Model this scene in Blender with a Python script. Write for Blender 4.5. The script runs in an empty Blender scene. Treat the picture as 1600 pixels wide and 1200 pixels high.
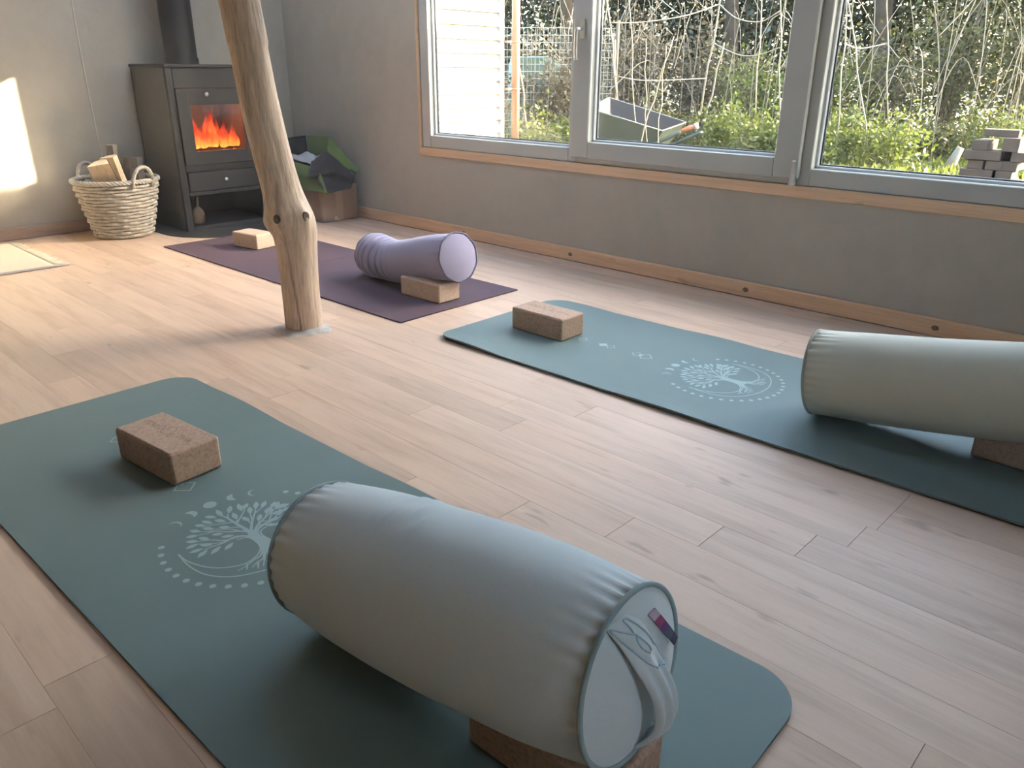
import bpy, math, random
import numpy as np
from mathutils import Vector, Matrix, noise as mnoise

sc = bpy.context.scene
C = sc.collection

# ------------------------------------------------------------------ camera
FPX, YAW, PITCH, ROLL = 1217.24, 0.7615, 0.3830, 0.0059
CAM = (4.6512, -2.8252, 0.8299)
cd = bpy.data.cameras.new('camera')
cd.sensor_width = 36.0
cd.lens = FPX / 1600 * 36.0
cd.clip_start = 0.05
cd.clip_end = 400
cam = bpy.data.objects.new('camera', cd)
C.objects.link(cam)
fw = Vector((-math.sin(YAW) * math.cos(PITCH), math.cos(YAW) * math.cos(PITCH), -math.sin(PITCH)))
rt = Vector((math.cos(YAW), math.sin(YAW), 0))
up = rt.cross(fw)
r2 = math.cos(ROLL) * rt + math.sin(ROLL) * up
u2 = -math.sin(ROLL) * rt + math.cos(ROLL) * up
M = Matrix((r2, u2, -fw)).transposed().to_4x4()
M.translation = Vector(CAM)
cam.matrix_world = M
sc.camera = cam

# ------------------------------------------------------------------ sky, sun, exposure
SUN_DIR = Vector((1.353, 1.555, 0.73)).normalized()      # towards the sun
world = bpy.data.worlds.new('sky')
sc.world = world
world.use_nodes = True
wn = world.node_tree
wn.nodes.clear()
wo = wn.nodes.new('ShaderNodeOutputWorld')
wb = wn.nodes.new('ShaderNodeBackground')
ws = wn.nodes.new('ShaderNodeTexSky')
ws.sky_type = 'NISHITA'
ws.sun_disc = False
ws.sun_elevation = math.asin(SUN_DIR.z)
ws.sun_rotation = math.atan2(SUN_DIR.x, SUN_DIR.y)
ws.air_density = 1.0
ws.dust_density = 3.2
ws.ozone_density = 1.0
wb.inputs['Strength'].default_value = 1.55
wn.links.new(ws.outputs[0], wb.inputs[0])
wn.links.new(wb.outputs[0], wo.inputs[0])
sd = bpy.data.lights.new('sun', 'SUN')
sd.energy = 19.0
sd.angle = math.radians(0.55)
sd.color = (1.0, 0.86, 0.66)
sun = bpy.data.objects.new('sun', sd)
C.objects.link(sun)
sun.rotation_euler = SUN_DIR.to_track_quat('Z', 'Y').to_euler()
sun.location = (8, 9, 6)
sc.view_settings.view_transform = 'Standard'
sc.view_settings.look = 'None'
sc.view_settings.gamma = 1.0
sc.view_settings.use_curve_mapping = False
sc.view_settings.exposure = 1.2
cy = sc.cycles
cy.max_bounces = 8
cy.diffuse_bounces = 5
cy.glossy_bounces = 3
cy.transmission_bounces = 8
cy.transparent_max_bounces = 24
cy.caustics_reflective = False
cy.caustics_refractive = False
cy.sample_clamp_indirect = 6.0
cy.use_denoising = True
cy.use_light_tree = False
cy.use_adaptive_sampling = True
cy.adaptive_threshold = 0.05

# ------------------------------------------------------------------ mesh helpers
def shift(VF, d):
    V, F = VF
    return [(v[0] + d[0], v[1] + d[1], v[2] + d[2]) for v in V], F

def J(*parts):
    V, F = [], []
    for v, f in parts:
        o = len(V)
        V += list(v)
        F += [tuple(i + o for i in q) for q in f]
    return V, F

def cbox(x0, x1, y0, y1, z0, z1, c=0.0):
    if c <= 0:
        V = [(x, y, z) for x in (x0, x1) for y in (y0, y1) for z in (z0, z1)]
        return V, [(0, 1, 3, 2), (4, 6, 7, 5), (0, 4, 5, 1), (2, 3, 7, 6), (0, 2, 6, 4), (1, 5, 7, 3)]
    V, idx = [], {}
    X, Y, Z = (x0, x1), (y0, y1), (z0, z1)
    for i in (0, 1):
        for j in (0, 1):
            for k in (0, 1):
                sx, sy, sz = (1 - 2 * i) * c, (1 - 2 * j) * c, (1 - 2 * k) * c
                for ax in range(3):
                    d = [sx, sy, sz]
                    d[ax] = 0
                    idx[(i, j, k, ax)] = len(V)
                    V.append((X[i] + d[0], Y[j] + d[1], Z[k] + d[2]))
    F = []
    g = lambda i, j, k, a: idx[(i, j, k, a)]
    for s in (0, 1):
        q = [g(s, 0, 0, 0), g(s, 1, 0, 0), g(s, 1, 1, 0), g(s, 0, 1, 0)]
        F.append(tuple(q if s else q[::-1]))
        q = [g(0, s, 0, 1), g(0, s, 1, 1), g(1, s, 1, 1), g(1, s, 0, 1)]
        F.append(tuple(q if s else q[::-1]))
        q = [g(0, 0, s, 2), g(1, 0, s, 2), g(1, 1, s, 2), g(0, 1, s, 2)]
        F.append(tuple(q if s else q[::-1]))
    for a in (0, 1):
        for b in (0, 1):
            F.append((g(0, a, b, 1), g(1, a, b, 1), g(1, a, b, 2), g(0, a, b, 2)))
            F.append((g(a, 0, b, 0), g(a, 1, b, 0), g(a, 1, b, 2), g(a, 0, b, 2)))
            F.append((g(a, b, 0, 0), g(a, b, 1, 0), g(a, b, 1, 1), g(a, b, 0, 1)))
    for i in (0, 1):
        for j in (0, 1):
            for k in (0, 1):
                F.append((g(i, j, k, 0), g(i, j, k, 1), g(i, j, k, 2)))
    return V, F

def xf(VF, mat):
    V, F = VF
    return [tuple(mat @ Vector(v)) for v in V], F

def frames(P):
    P = [Vector(p) for p in P]
    n = len(P)
    T = []
    for i in range(n):
        a, b = P[max(i - 1, 0)], P[min(i + 1, n - 1)]
        d = b - a
        T.append(d.normalized() if d.length > 1e-9 else Vector((0, 0, 1)))
    ref = Vector((0, 0, 1)) if abs(T[0].z) < 0.9 else Vector((1, 0, 0))
    N = [(ref - T[0] * ref.dot(T[0])).normalized()]
    for i in range(1, n):
        v = N[-1] - T[i] * N[-1].dot(T[i])
        N.append(v.normalized())
    B = [T[i].cross(N[i]) for i in range(n)]
    return P, T, N, B

def tube(P, r, n=8, closed=False):
    if closed:
        P = list(P)
        Pv = [Vector(p) for p in P]
        m = len(Pv)
        T = [(Pv[(i + 1) % m] - Pv[i - 1]).normalized() for i in range(m)]
        ref = Vector((0, 0, 1)) if abs(T[0].z) < 0.8 else Vector((1, 0, 0))
        N = [(ref - t * ref.dot(t)).normalized() for t in T]
        B = [T[i].cross(N[i]) for i in range(m)]
        P = Pv
    else:
        P, T, N, B = frames(P)
        m = len(P)
    rr = [r] * m if not hasattr(r, '__len__') else r
    V, F = [], []
    for i in range(m):
        for k in range(n):
            a = 2 * math.pi * k / n
            V.append(tuple(P[i] + (N[i] * math.cos(a) + B[i] * math.sin(a)) * rr[i]))
    for i in range(m if closed else m - 1):
        j = (i + 1) % m
        for k in range(n):
            l = (k + 1) % n
            F.append((i * n + k, i * n + l, j * n + l, j * n + k))
    if not closed:
        F.append(tuple(range(n))[::-1])
        F.append(tuple((m - 1) * n + k for k in range(n)))
    return V, F

def lathe(profile, n=48, c=(0, 0, 0)):
    V, F = [], []
    for (r, z) in profile:
        for k in range(n):
            a = 2 * math.pi * k / n
            V.append((c[0] + r * math.cos(a), c[1] + r * math.sin(a), c[2] + z))
    for i in range(len(profile) - 1):
        for k in range(n):
            l = (k + 1) % n
            F.append((i * n + k, i * n + l, (i + 1) * n + l, (i + 1) * n + k))
    F.append(tuple(range(n))[::-1])
    m = len(profile) - 1
    F.append(tuple(m * n + k for k in range(n)))
    return V, F

def prism(pts, axis, a, b):
    """outline pts (2D) extruded along axis from a to b"""
    n = len(pts)
    def mk3(p, t):
        if axis == 0:
            return (t, p[0], p[1])
        if axis == 1:
            return (p[0], t, p[1])
        return (p[0], p[1], t)
    V = [mk3(p, a) for p in pts] + [mk3(p, b) for p in pts]
    F = [tuple(range(n))[::-1], tuple(range(n, 2 * n))]
    for i in range(n):
        j = (i + 1) % n
        F.append((i, j, n + j, n + i))
    return V, F

def wloc(o):
    v = Vector((0, 0, 0))
    while o is not None:
        v += Vector(o.location)
        o = o.parent
    return v

def mk(name, VF, mat, parent=None, smooth=False, origin=None, label=None, cat=None, group=None, kind=None, fixn=True):
    V, F = VF
    me = bpy.data.meshes.new(name)
    off = wloc(parent) if parent is not None else Vector(origin or (0, 0, 0))
    me.from_pydata([(v[0] - off.x, v[1] - off.y, v[2] - off.z) for v in V], [], F)
    if fixn:
        import bmesh
        bm = bmesh.new()
        bm.from_mesh(me)
        bmesh.ops.recalc_face_normals(bm, faces=bm.faces)
        bm.to_mesh(me)
        bm.free()
    mats = mat if isinstance(mat, (list, tuple)) else [mat]
    for m_ in mats:
        me.materials.append(m_)
    if smooth:
        me.polygons.foreach_set('use_smooth', [True] * len(me.polygons))
    o = bpy.data.objects.new(name, me)
    C.objects.link(o)
    if parent is not None:
        o.parent = parent
    else:
        o.location = off
    tag(o, label, cat, group, kind)
    return o

def tag(o, label=None, cat=None, group=None, kind=None):
    if label:
        o['label'] = label
    if cat:
        o['category'] = cat
    if group:
        o['group'] = group
    if kind:
        o['kind'] = kind
    return o

def thing(name, loc, label, cat, group=None):
    o = bpy.data.objects.new(name, None)
    o.empty_display_size = 0.05
    C.objects.link(o)
    o.location = loc
    return tag(o, label, cat, group)

def smooth_angle(o, deg=40):
    me = o.data
    me.polygons.foreach_set('use_smooth', [True] * len(me.polygons))
    try:
        me.set_sharp_from_angle(angle=math.radians(deg))
    except Exception:
        pass

def spline(P, n):
    """Catmull-Rom through points, n samples per span"""
    P = [np.array(p, float) for p in P]
    Q = [2 * P[0] - P[1]] + P + [2 * P[-1] - P[-2]]
    out = []
    for i in range(1, len(Q) - 2):
        for k in range(n):
            t = k / n
            a, b, c, d = Q[i - 1], Q[i], Q[i + 1], Q[i + 2]
            out.append(0.5 * ((2 * b) + (-a + c) * t + (2 * a - 5 * b + 4 * c - d) * t * t + (-a + 3 * b - 3 * c + d) * t ** 3))
    out.append(P[-1])
    return [tuple(q) for q in out]

# ------------------------------------------------------------------ materials
def newmat(name):
    m = bpy.data.materials.new(name)
    m.use_nodes = True
    nt = m.node_tree
    b = nt.nodes['Principled BSDF']
    return m, nt, b

def nd(nt, t, **kw):
    n = nt.nodes.new(t)
    for k, v in kw.items():
        setattr(n, k, v)
    return n

def coords(nt, scale=(1, 1, 1), rand=0.0):
    tc = nd(nt, 'ShaderNodeTexCoord')
    mp = nd(nt, 'ShaderNodeMapping')
    mp.inputs['Scale'].default_value = scale
    nt.links.new(tc.outputs['Object'], mp.inputs['Vector'])
    if rand:
        oi = nd(nt, 'ShaderNodeObjectInfo')
        mu = nd(nt, 'ShaderNodeMath', operation='MULTIPLY')
        mu.inputs[1].default_value = rand
        nt.links.new(oi.outputs['Random'], mu.inputs[0])
        cx = nd(nt, 'ShaderNodeCombineXYZ')
        for i in range(3):
            nt.links.new(mu.outputs[0], cx.inputs[i])
        nt.links.new(cx.outputs[0], mp.inputs['Location'])
    return mp.outputs[0]

def noise_tex(nt, vec, scale, detail=4, rough=0.55):
    n = nd(nt, 'ShaderNodeTexNoise')
    n.inputs['Scale'].default_value = scale
    n.inputs['Detail'].default_value = detail
    n.inputs['Roughness'].default_value = rough
    nt.links.new(vec, n.inputs['Vector'])
    return n.outputs['Fac']

def ramp(nt, fac, stops):
    r = nd(nt, 'ShaderNodeValToRGB')
    e = r.color_ramp.elements
    while len(e) < len(stops):
        e.new(0.5)
    for el, (p, c) in zip(e, stops):
        el.position = p
        el.color = (c[0], c[1], c[2], 1)
    nt.links.new(fac, r.inputs[0])
    return r.outputs[0]

def mixc(nt, fac, a, b, mode='MIX'):
    m = nd(nt, 'ShaderNodeMixRGB', blend_type=mode)
    for i, v in ((0, fac), (1, a), (2, b)):
        if isinstance(v, (int, float)):
            m.inputs[i].default_value = v
        elif isinstance(v, (tuple, list)):
            m.inputs[i].default_value = (v[0], v[1], v[2], 1)
        else:
            nt.links.new(v, m.inputs[i])
    return m.outputs[0]

def bump(nt, b, h, strength=0.2, dist=0.01):
    bn = nd(nt, 'ShaderNodeBump')
    bn.inputs['Strength'].default_value = strength
    bn.inputs['Distance'].default_value = dist
    nt.links.new(h, bn.inputs['Height'])
    nt.links.new(bn.outputs[0], b.inputs['Normal'])

def sc3(c, k):
    return tuple(min(1, x * k) for x in c)

def plain(name, col, rough=0.6, var=0.12, scale=6, metal=0.0, bmp=0.0, bscale=60, spec=0.5, rand=0.0, bdist=0.004, sheen=0.0):
    m, nt, b = newmat(name)
    v = coords(nt, rand=rand)
    f = noise_tex(nt, v, scale)
    c = ramp(nt, f, [(0.3, sc3(col, 1 - var)), (0.7, sc3(col, 1 + var))])
    nt.links.new(c, b.inputs['Base Color'])
    b.inputs['Roughness'].default_value = rough
    b.inputs['Metallic'].default_value = metal
    b.inputs['Specular IOR Level'].default_value = spec
    if sheen:
        b.inputs['Sheen Weight'].default_value = sheen
        b.inputs['Sheen Roughness'].default_value = 0.4
    if bmp:
        bump(nt, b, noise_tex(nt, v, bscale), bmp, bdist)
    return m

def wood(name, light, dark, stretch=(1.5, 22, 22), rough=0.5, knots=0.0, rand=20.0, bmp=0.12, tint=0.25, spec=0.5, streak=0.35):
    m, nt, b = newmat(name)
    v = coords(nt, stretch, rand)
    f = noise_tex(nt, v, 1.6, 6, 0.62)
    c = ramp(nt, f, [(0.3, dark), (0.52, light), (0.75, sc3(light, 1.08))])
    v2 = coords(nt, (stretch[0] * 2, stretch[1] * 5, stretch[2] * 5), rand)
    f2 = noise_tex(nt, v2, 2.2, 3)
    c = mixc(nt, streak, c, ramp(nt, f2, [(0.35, sc3(dark, 0.9)), (0.6, sc3(light, 1.05))]))
    if knots:
        v3 = coords(nt, (7, 20, 20), rand * 0.37)
        f3 = noise_tex(nt, v3, 1.0, 2)
        kr = ramp(nt, f3, [(0.68, (0, 0, 0)), (0.76, (1, 1, 1))])
        kk = mixc(nt, 1.0, kr, (knots, knots, knots), 'MULTIPLY')
        c = mixc(nt, kk, c, sc3(dark, 0.55))
    if tint:
        oi = nd(nt, 'ShaderNodeObjectInfo')
        t = ramp(nt, oi.outputs['Random'], [(0.0, (1 - tint, 1 - tint * 1.15, 1 - tint * 1.3)), (0.45, (1, 0.985, 0.97)), (0.75, (0.97, 0.93, 0.9)), (1.0, (1.0, 1.0, 1.0))])
        c = mixc(nt, 1.0, c, t, 'MULTIPLY')
    nt.links.new(c, b.inputs['Base Color'])
    rr = nd(nt, 'ShaderNodeMapRange')
    rr.inputs['To Min'].default_value = rough - 0.08
    rr.inputs['To Max'].default_value = rough + 0.12
    nt.links.new(f2, rr.inputs['Value'])
    nt.links.new(rr.outputs[0], b.inputs['Roughness'])
    b.inputs['Specular IOR Level'].default_value = spec
    bump(nt, b, f2, bmp, 0.002)
    return m

MT = {}
MT['plank'] = wood('plank_wood', (0.70, 0.515, 0.375), (0.56, 0.395, 0.275), (1.6, 13, 13), 0.5, knots=0.55, tint=0.15, spec=0.36, streak=0.16, bmp=0.06)
MT['subfloor'] = plain('subfloor', (0.16, 0.11, 0.08), 0.9)
MT['pine'] = wood('pine', (0.79, 0.53, 0.32), (0.65, 0.40, 0.21), (1.6, 26, 26), 0.5, knots=0.5, tint=0.05)
MT['pine_dark'] = wood('pine_dark', (0.48, 0.34, 0.25), (0.36, 0.24, 0.17), (26, 1.6, 26), 0.55, tint=0.05)
MT['knot'] = plain('knot', (0.16, 0.085, 0.045), 0.6, 0.3, 90)

def plaster(name, col):
    m, nt, b = newmat(name)
    v = coords(nt)
    f = noise_tex(nt, v, 1.7, 7, 0.6)
    c = ramp(nt, f, [(0.3, sc3(col, 0.86)), (0.5, col), (0.72, sc3(col, 1.1))])
    f2 = noise_tex(nt, v, 14, 5, 0.65)
    c = mixc(nt, 0.25, c, ramp(nt, f2, [(0.3, sc3(col, 0.8)), (0.7, sc3(col, 1.15))]))
    nt.links.new(c, b.inputs['Base Color'])
    b.inputs['Roughness'].default_value = 0.92
    b.inputs['Specular IOR Level'].default_value = 0.2
    bump(nt, b, noise_tex(nt, v, 22, 6, 0.6), 0.25, 0.006)
    return m
MT['plaster'] = plaster('clay_plaster', (0.47, 0.425, 0.345))
MT['ceiling'] = plaster('ceiling_paint', (0.52, 0.49, 0.44))
MT['pale_plaster'] = plaster('pale_plaster', (0.36, 0.33, 0.28))
MT['upvc'] = plain('window_frame_paint', (0.50, 0.50, 0.45), 0.38, 0.03, 4)
MT['gasket'] = plain('gasket', (0.06, 0.065, 0.07), 0.6)
MT['bead'] = plain('glazing_bead', (0.55, 0.57, 0.56), 0.35, 0.03)
MT['chrome'] = plain('brushed_metal', (0.78, 0.78, 0.77), 0.28, 0.03, metal=1.0)

def glass(name, tintc=(0.97, 0.985, 0.98), refl=0.07, rough=0.02):
    m, nt, b = newmat(name)
    nt.nodes.remove(b)
    out = nt.nodes['Material Output']
    t = nd(nt, 'ShaderNodeBsdfTransparent')
    t.inputs[0].default_value = (*tintc, 1)
    g = nd(nt, 'ShaderNodeBsdfGlossy')
    g.inputs['Roughness'].default_value = rough
    g.inputs['Color'].default_value = (1, 1, 1, 1)
    lw = nd(nt, 'ShaderNodeLayerWeight')
    lw.inputs['Blend'].default_value = 0.5
    pw = nd(nt, 'ShaderNodeMath', operation='POWER')
    pw.inputs[1].default_value = 5.0
    nt.links.new(lw.outputs['Facing'], pw.inputs[0])
    mu = nd(nt, 'ShaderNodeMath', operation='MULTIPLY_ADD')
    mu.inputs[1].default_value = 0.9
    mu.inputs[2].default_value = refl / 2
    mu.use_clamp = True
    nt.links.new(pw.outputs[0], mu.inputs[0])
    mx = nd(nt, 'ShaderNodeMixShader')
    nt.links.new(mu.outputs[0], mx.inputs[0])
    nt.links.new(t.outputs[0], mx.inputs[1])
    nt.links.new(g.outputs[0], mx.inputs[2])
    nt.links.new(mx.outputs[0], out.inputs['Surface'])
    return m
MT['glass'] = glass('window_glass')
MT['stove_glass'] = glass('stove_glass', (0.9, 0.84, 0.78), 0.05)

# ------------------------------------------------------------------ room shell
RX, RY, RZ = 6.6, -4.7, 2.35           # room: X 0..RX, Y RY..0, Z 0..RZ
WX0, WX1, WZ0, WZ1 = 1.282, 4.53, 0.445, 1.605
floor = mk('floor', cbox(-0.2, RX + 0.2, RY - 0.2, 0.22, -0.16, -0.014), MT['subfloor'], kind='structure', label='whitewashed plank floor of the yoga room')
rng = random.Random(7)
PW = 0.0975
row = 0
y = -0.022
known = {-1.655: [3.90], -1.56: [4.045], -1.455: [4.19], -1.357: [4.248], -1.26: [4.266], -1.86: [4.51]}
while y > RY:
    y1 = y
    y0 = max(y - PW, RY)
    x = 0.0
    js = []
    inview = y > -3.05
    for ky, kv in known.items():
        if y0 - 0.02 < ky - 0.045 < y1:
            js = list(kv)
    cuts = [0.0]
    if js:
        x = js[0] - rng.uniform(0.75, 1.3)
        left = []
        while x > 0.25:
            left.append(x)
            x -= rng.uniform(0.75, 1.5)
        cuts += sorted(left) + js
        x = js[-1] + rng.uniform(0.8, 1.4)
    else:
        x = rng.uniform(0.3, 1.4)
    while x < RX - 0.25:
        cuts.append(x)
        x += rng.uniform(0.75, 1.55) if (inview and x < 5) else 2.2
    cuts.append(RX)
    for a, b_ in zip(cuts[:-1], cuts[1:]):
        mk('plank', cbox(a + 0.0004, b_ - 0.0004, y0 + 0.00012, y1 - 0.00012, -0.014, 0.0 - rng.uniform(0, 0.0003), 0.0003),
           MT['plank'], parent=floor, fixn=True)
    y -= PW
    row += 1

mk('wall_left', cbox(-0.2, 0.0, RY - 0.2, 0.22, -0.1, RZ + 0.2), MT['plaster'], kind='structure', label='clay plastered wall behind the stove')
mk('wall_right', J(cbox(0.0, RX + 0.2, 0.0, 0.085, -0.1, WZ0 - 0.002),
                   cbox(0.0, RX + 0.2, 0.0, 0.085, WZ1 + 0.002, RZ + 0.2),
                   cbox(0.0, WX0 - 0.002, 0.0, 0.085, WZ0 - 0.002, WZ1 + 0.002),
                   cbox(WX1 + 0.002, RX + 0.2, 0.0, 0.085, WZ0 - 0.002, WZ1 + 0.002)),
   MT['plaster'], kind='structure', label='clay plastered wall with the long window')
# the walls behind and beside the photographer
mk('wall_front', cbox(0.0, RX, RY - 0.2, RY, -0.1, RZ + 0.2), MT['pale_plaster'], kind='structure')
BY0, BY1, BW0, BW1 = -2.6, -1.9, 0.85, 1.75
mk('wall_back', J(cbox(RX, RX + 0.2, RY - 0.2, BY0, -0.1, RZ + 0.2), cbox(RX, RX + 0.2, BY1, 0.0, -0.1, RZ + 0.2),
                  cbox(RX, RX + 0.2, BY0, BY1, -0.1, BW0), cbox(RX, RX + 0.2, BY0, BY1, BW1, RZ + 0.2)), MT['pale_plaster'], kind='structure')
w4 = mk('added_window', J(*[cbox(RX + 0.06, RX + 0.12, a_, a_ + 0.07, BW0, BW1) for a_ in (BY0, BY1 - 0.07)], cbox(RX + 0.06, RX + 0.12, BY0, BY1, BW0, BW0 + 0.07), cbox(RX + 0.06, RX + 0.12, BY0, BY1, BW1 - 0.07, BW1)), MT['upvc'], kind='structure')  # window added in the unseen wall to bring in daylight
mk('glass_pane', cbox(RX + 0.085, RX + 0.09, BY0, BY1, BW0, BW1), MT['glass'], parent=w4)
# ceiling; its roof windows are added to bring in daylight
SKY = [(0.6, 1.9), (2.3, 3.0)]
SY0, SY1 = -1.35, -0.45
parts = [cbox(-0.2, RX + 0.2, RY - 0.2, SY0, RZ, RZ + 0.18), cbox(-0.2, RX + 0.2, SY1, 0.22, RZ, RZ + 0.18)]
xs = [-0.2] + [v for s_ in SKY for v in s_] + [RX + 0.2]
for a, b_ in zip(xs[0::2], xs[1::2]):
    parts.append(cbox(a, b_, SY0, SY1, RZ, RZ + 0.18))
ceil = mk('ceiling', J(*parts), MT['ceiling'], kind='structure', label='pale ceiling with roof windows added for daylight')
for a, b_ in SKY:
    mk('added_roof_pane', cbox(a - 0.02, b_ + 0.02, SY0 - 0.02, SY1 + 0.02, RZ + 0.182, RZ + 0.19), MT['glass'], parent=ceil)

# baseboards
bb = mk('baseboard_right', cbox(0.021, RX, -0.021, 0.0, 0.0005, 0.06, 0.003), MT['pine'], kind='structure', label='pine baseboard under the window')
for kx in (1.62, 2.35, 3.25, 3.95, 4.27):
    e = [(kx + 0.012 * math.cos(t) , 0.03 + 0.009 * math.sin(t)) for t in [i * math.pi / 6 for i in range(12)]]
    mk('knot', prism(e, 1, -0.0218, -0.0205), MT['knot'], parent=bb)
mk('baseboard_left', cbox(0.0, 0.021, RY, -0.0005, 0.0005, 0.062, 0.003), MT['pine_dark'], kind='structure', label='brown baseboard on the stove wall')
# seam bead on the left wall
mk('trim_4', tube([(0.002, -1.199 + 0.004 * math.sin(z * 5), z) for z in np.linspace(0.062, RZ, 30)], 0.004, 6),
   plain('seam', (0.60, 0.56, 0.48), 0.8), kind='structure', label='thin vertical seam bead in the plaster')

# ------------------------------------------------------------------ window band
FY0, FY1 = 0.004, 0.075       # frame depth: room face .. outside
def rail(x0, x1, z0, z1, y0=FY0, y1=FY1, c=0.003):
    return cbox(x0, x1, y0, y1, z0, z1, c)
GZ0, GZ1 = 0.512, 1.538
def frame_glass(win, x0, x1, z0, z1, yg):
    b = 0.012
    bead = J(cbox(x0 - 0.001, x0 + b, yg - 0.022, yg, z0, z1, 0.002), cbox(x1 - b, x1 + 0.001, yg - 0.022, yg, z0, z1, 0.002),
             cbox(x0, x1, yg - 0.022, yg, z0 - 0.001, z0 + b, 0.002), cbox(x0, x1, yg - 0.022, yg, z1 - b, z1 + 0.001, 0.002))
    mk('glazing_bead', bead, MT['bead'], parent=win)
    g = 0.005
    bi = b
    gas = J(cbox(x0 + bi - 0.002, x0 + bi + g, yg - 0.006, yg + 0.002, z0, z1), cbox(x1 - bi - g, x1 - bi + 0.002, yg - 0.006, yg + 0.002, z0, z1),
            cbox(x0 + bi, x1 - bi, yg - 0.006, yg + 0.002, z0 + bi - 0.002, z0 + bi + g), cbox(x0 + bi, x1 - bi, yg - 0.006, yg + 0.002, z1 - bi - g, z1 - bi + 0.002))
    mk('gasket', gas, MT['gasket'], parent=win)
    mk('glass_pane', cbox(x0, x1, yg + 0.0005, yg + 0.0045, z0, z1), MT['glass'], parent=win)

XM1a, XM1b = 2.298, 2.345      # mullion between fixed light and sash
XM2a, XM2b = 3.385, 3.432
w1 = mk('window_1', J(rail(WX0, 1.346, WZ0, WZ1), rail(XM1a, XM1b, WZ0, WZ1),
                      rail(1.346, XM1a, WZ0, GZ0 - 0.006), rail(1.346, XM1a, GZ1 + 0.006, WZ1)), MT['upvc'], kind='structure',
        label='grey fixed window light beside the white boarded shed')
frame_glass(w1, 1.344, XM1a + 0.002, GZ0 - 0.008, GZ1 + 0.008, 0.055)
w2 = mk('window_2', J(rail(XM1b + 0.0005, XM2a - 0.0005, WZ0, 0.505), rail(XM1b + 0.0005, XM2a - 0.0005, 1.55, WZ1)), MT['upvc'], kind='structure',
        label='grey opening window with handle in the middle')
SX0, SX1, SZ0, SZ1 = 2.325, 3.395, 0.468, 1.582
sy0, sy1 = -0.018, 0.003
st = 0.098
sash = mk('sash', J(cbox(SX0, SX0 + st, sy0, sy1, SZ0, SZ1, 0.004), cbox(SX1 - st, SX1, sy0, sy1, SZ0, SZ1, 0.004),
                    cbox(SX0 + st, SX1 - st, sy0, sy1, SZ0, SZ0 + 0.07, 0.002), cbox(SX0 + st, SX1 - st, sy0, sy1, SZ1 - 0.07, SZ1, 0.002),
                    cbox(XM1b + 0.002, SX0 + st, 0.0, 0.06, 0.508, 1.548, 0.002), cbox(SX1 - st, XM2a - 0.002, 0.0, 0.06, 0.508, 1.548, 0.002),
                    cbox(SX0 + st, SX1 - st, 0.0, 0.06, 0.508, SZ0 + 0.07, 0.002), cbox(SX0 + st, SX1 - st, 0.0, 0.06, SZ1 - 0.07, 1.548, 0.002)),
          MT['upvc'], parent=w2)
frame_glass(sash, SX0 + st - 0.002, SX1 - st + 0.002, SZ0 + 0.068, SZ1 - 0.068, 0.035)
hx = 2.378
mk('handle', J(cbox(hx - 0.013, hx + 0.013, -0.026, -0.018, 0.955, 1.03, 0.003),
               tube(spline([(hx, -0.022, 0.992), (hx, -0.048, 0.992), (hx - 0.004, -0.058, 0.98), (hx - 0.004, -0.058, 0.89), (hx - 0.003, -0.055, 0.872)], 6), 0.0075, 10)),
   MT['chrome'], parent=w2, label='pale metal window handle')
mk('hinge', J(cbox(3.372, 3.392, -0.034, -0.017, 0.475, 0.535, 0.004), tube([(3.382, -0.03, 0.455), (3.382, -0.03, 0.49)], 0.011, 10),
              tube([(3.382, -0.03, 0.448), (3.382, -0.03, 0.458)], 0.014, 10)), MT['chrome'], parent=w2, label='pale window hinge')
w3 = mk('window_3', J(rail(XM2a, XM2b, WZ0, WZ1), rail(4.465, WX1, WZ0, WZ1), rail(XM2b, 4.465, WZ0, GZ0 - 0.006), rail(XM2b, 4.465, GZ1 + 0.006, WZ1)),
        MT['upvc'], kind='structure', label='grey fixed window light looking onto the stacked bricks')
frame_glass(w3, XM2b - 0.002, 4.467, GZ0 - 0.008, GZ1 + 0.008, 0.055)
# pine strips round the frame
mk('trim_1', cbox(1.262, WX1 + 0.02, -0.006, 0.002, 0.402, 0.444, 0.002), MT['pine'], kind='structure', label='pine strip below the window')
mk('trim_2', cbox(1.262, 1.281, -0.006, 0.002, 0.4445, WZ1 + 0.02, 0.002), wood('pine_upright', (0.72, 0.47, 0.27), (0.58, 0.34, 0.17), (26, 26, 1.6), 0.5, tint=0.05), kind='structure', label='pine strip beside the window')
mk('trim_3', cbox(1.2815, WX1 + 0.02, -0.006, 0.002, WZ1 + 0.001, WZ1 + 0.02, 0.002), MT['pine'], kind='structure', label='pine strip above the window')

# ------------------------------------------------------------------ log post
MT['post'] = wood('post_wood', (0.69, 0.535, 0.395), (0.32, 0.225, 0.155), (22, 22, 1.8), 0.62, tint=0, bmp=0.35, rand=0)
MT['mortar'] = plain('mortar', (0.47, 0.43, 0.38), 0.95, 0.15, 40, bmp=0.5, bscale=90)
PB = Vector((2.366, -1.466, 0))
cr = Vector((0.724, 0.690, 0))                     # towards the photo's right
def post_axis(z):
    o = 0.0
    if z > 0.33:
        o = -0.155 * (z - 0.33) - 0.01 * math.sin((z - 0.33) * 6)
    return PB + cr * o + Vector((0, 0, z))
post = thing('log_post', PB, 'knotty peeled log post standing through the floor', 'post')
na, nz = 96, 190
V, F = [], []
ctr = math.atan2(CAM[1] - PB.y, CAM[0] - PB.x)
a_r = math.atan2(cr.y, cr.x)
kn = [(ctr - 0.50, 0.388, 0.006), (ctr + 0.66, 0.392, 0.009), (ctr - 1.45, 0.362, 0.013)]
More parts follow.
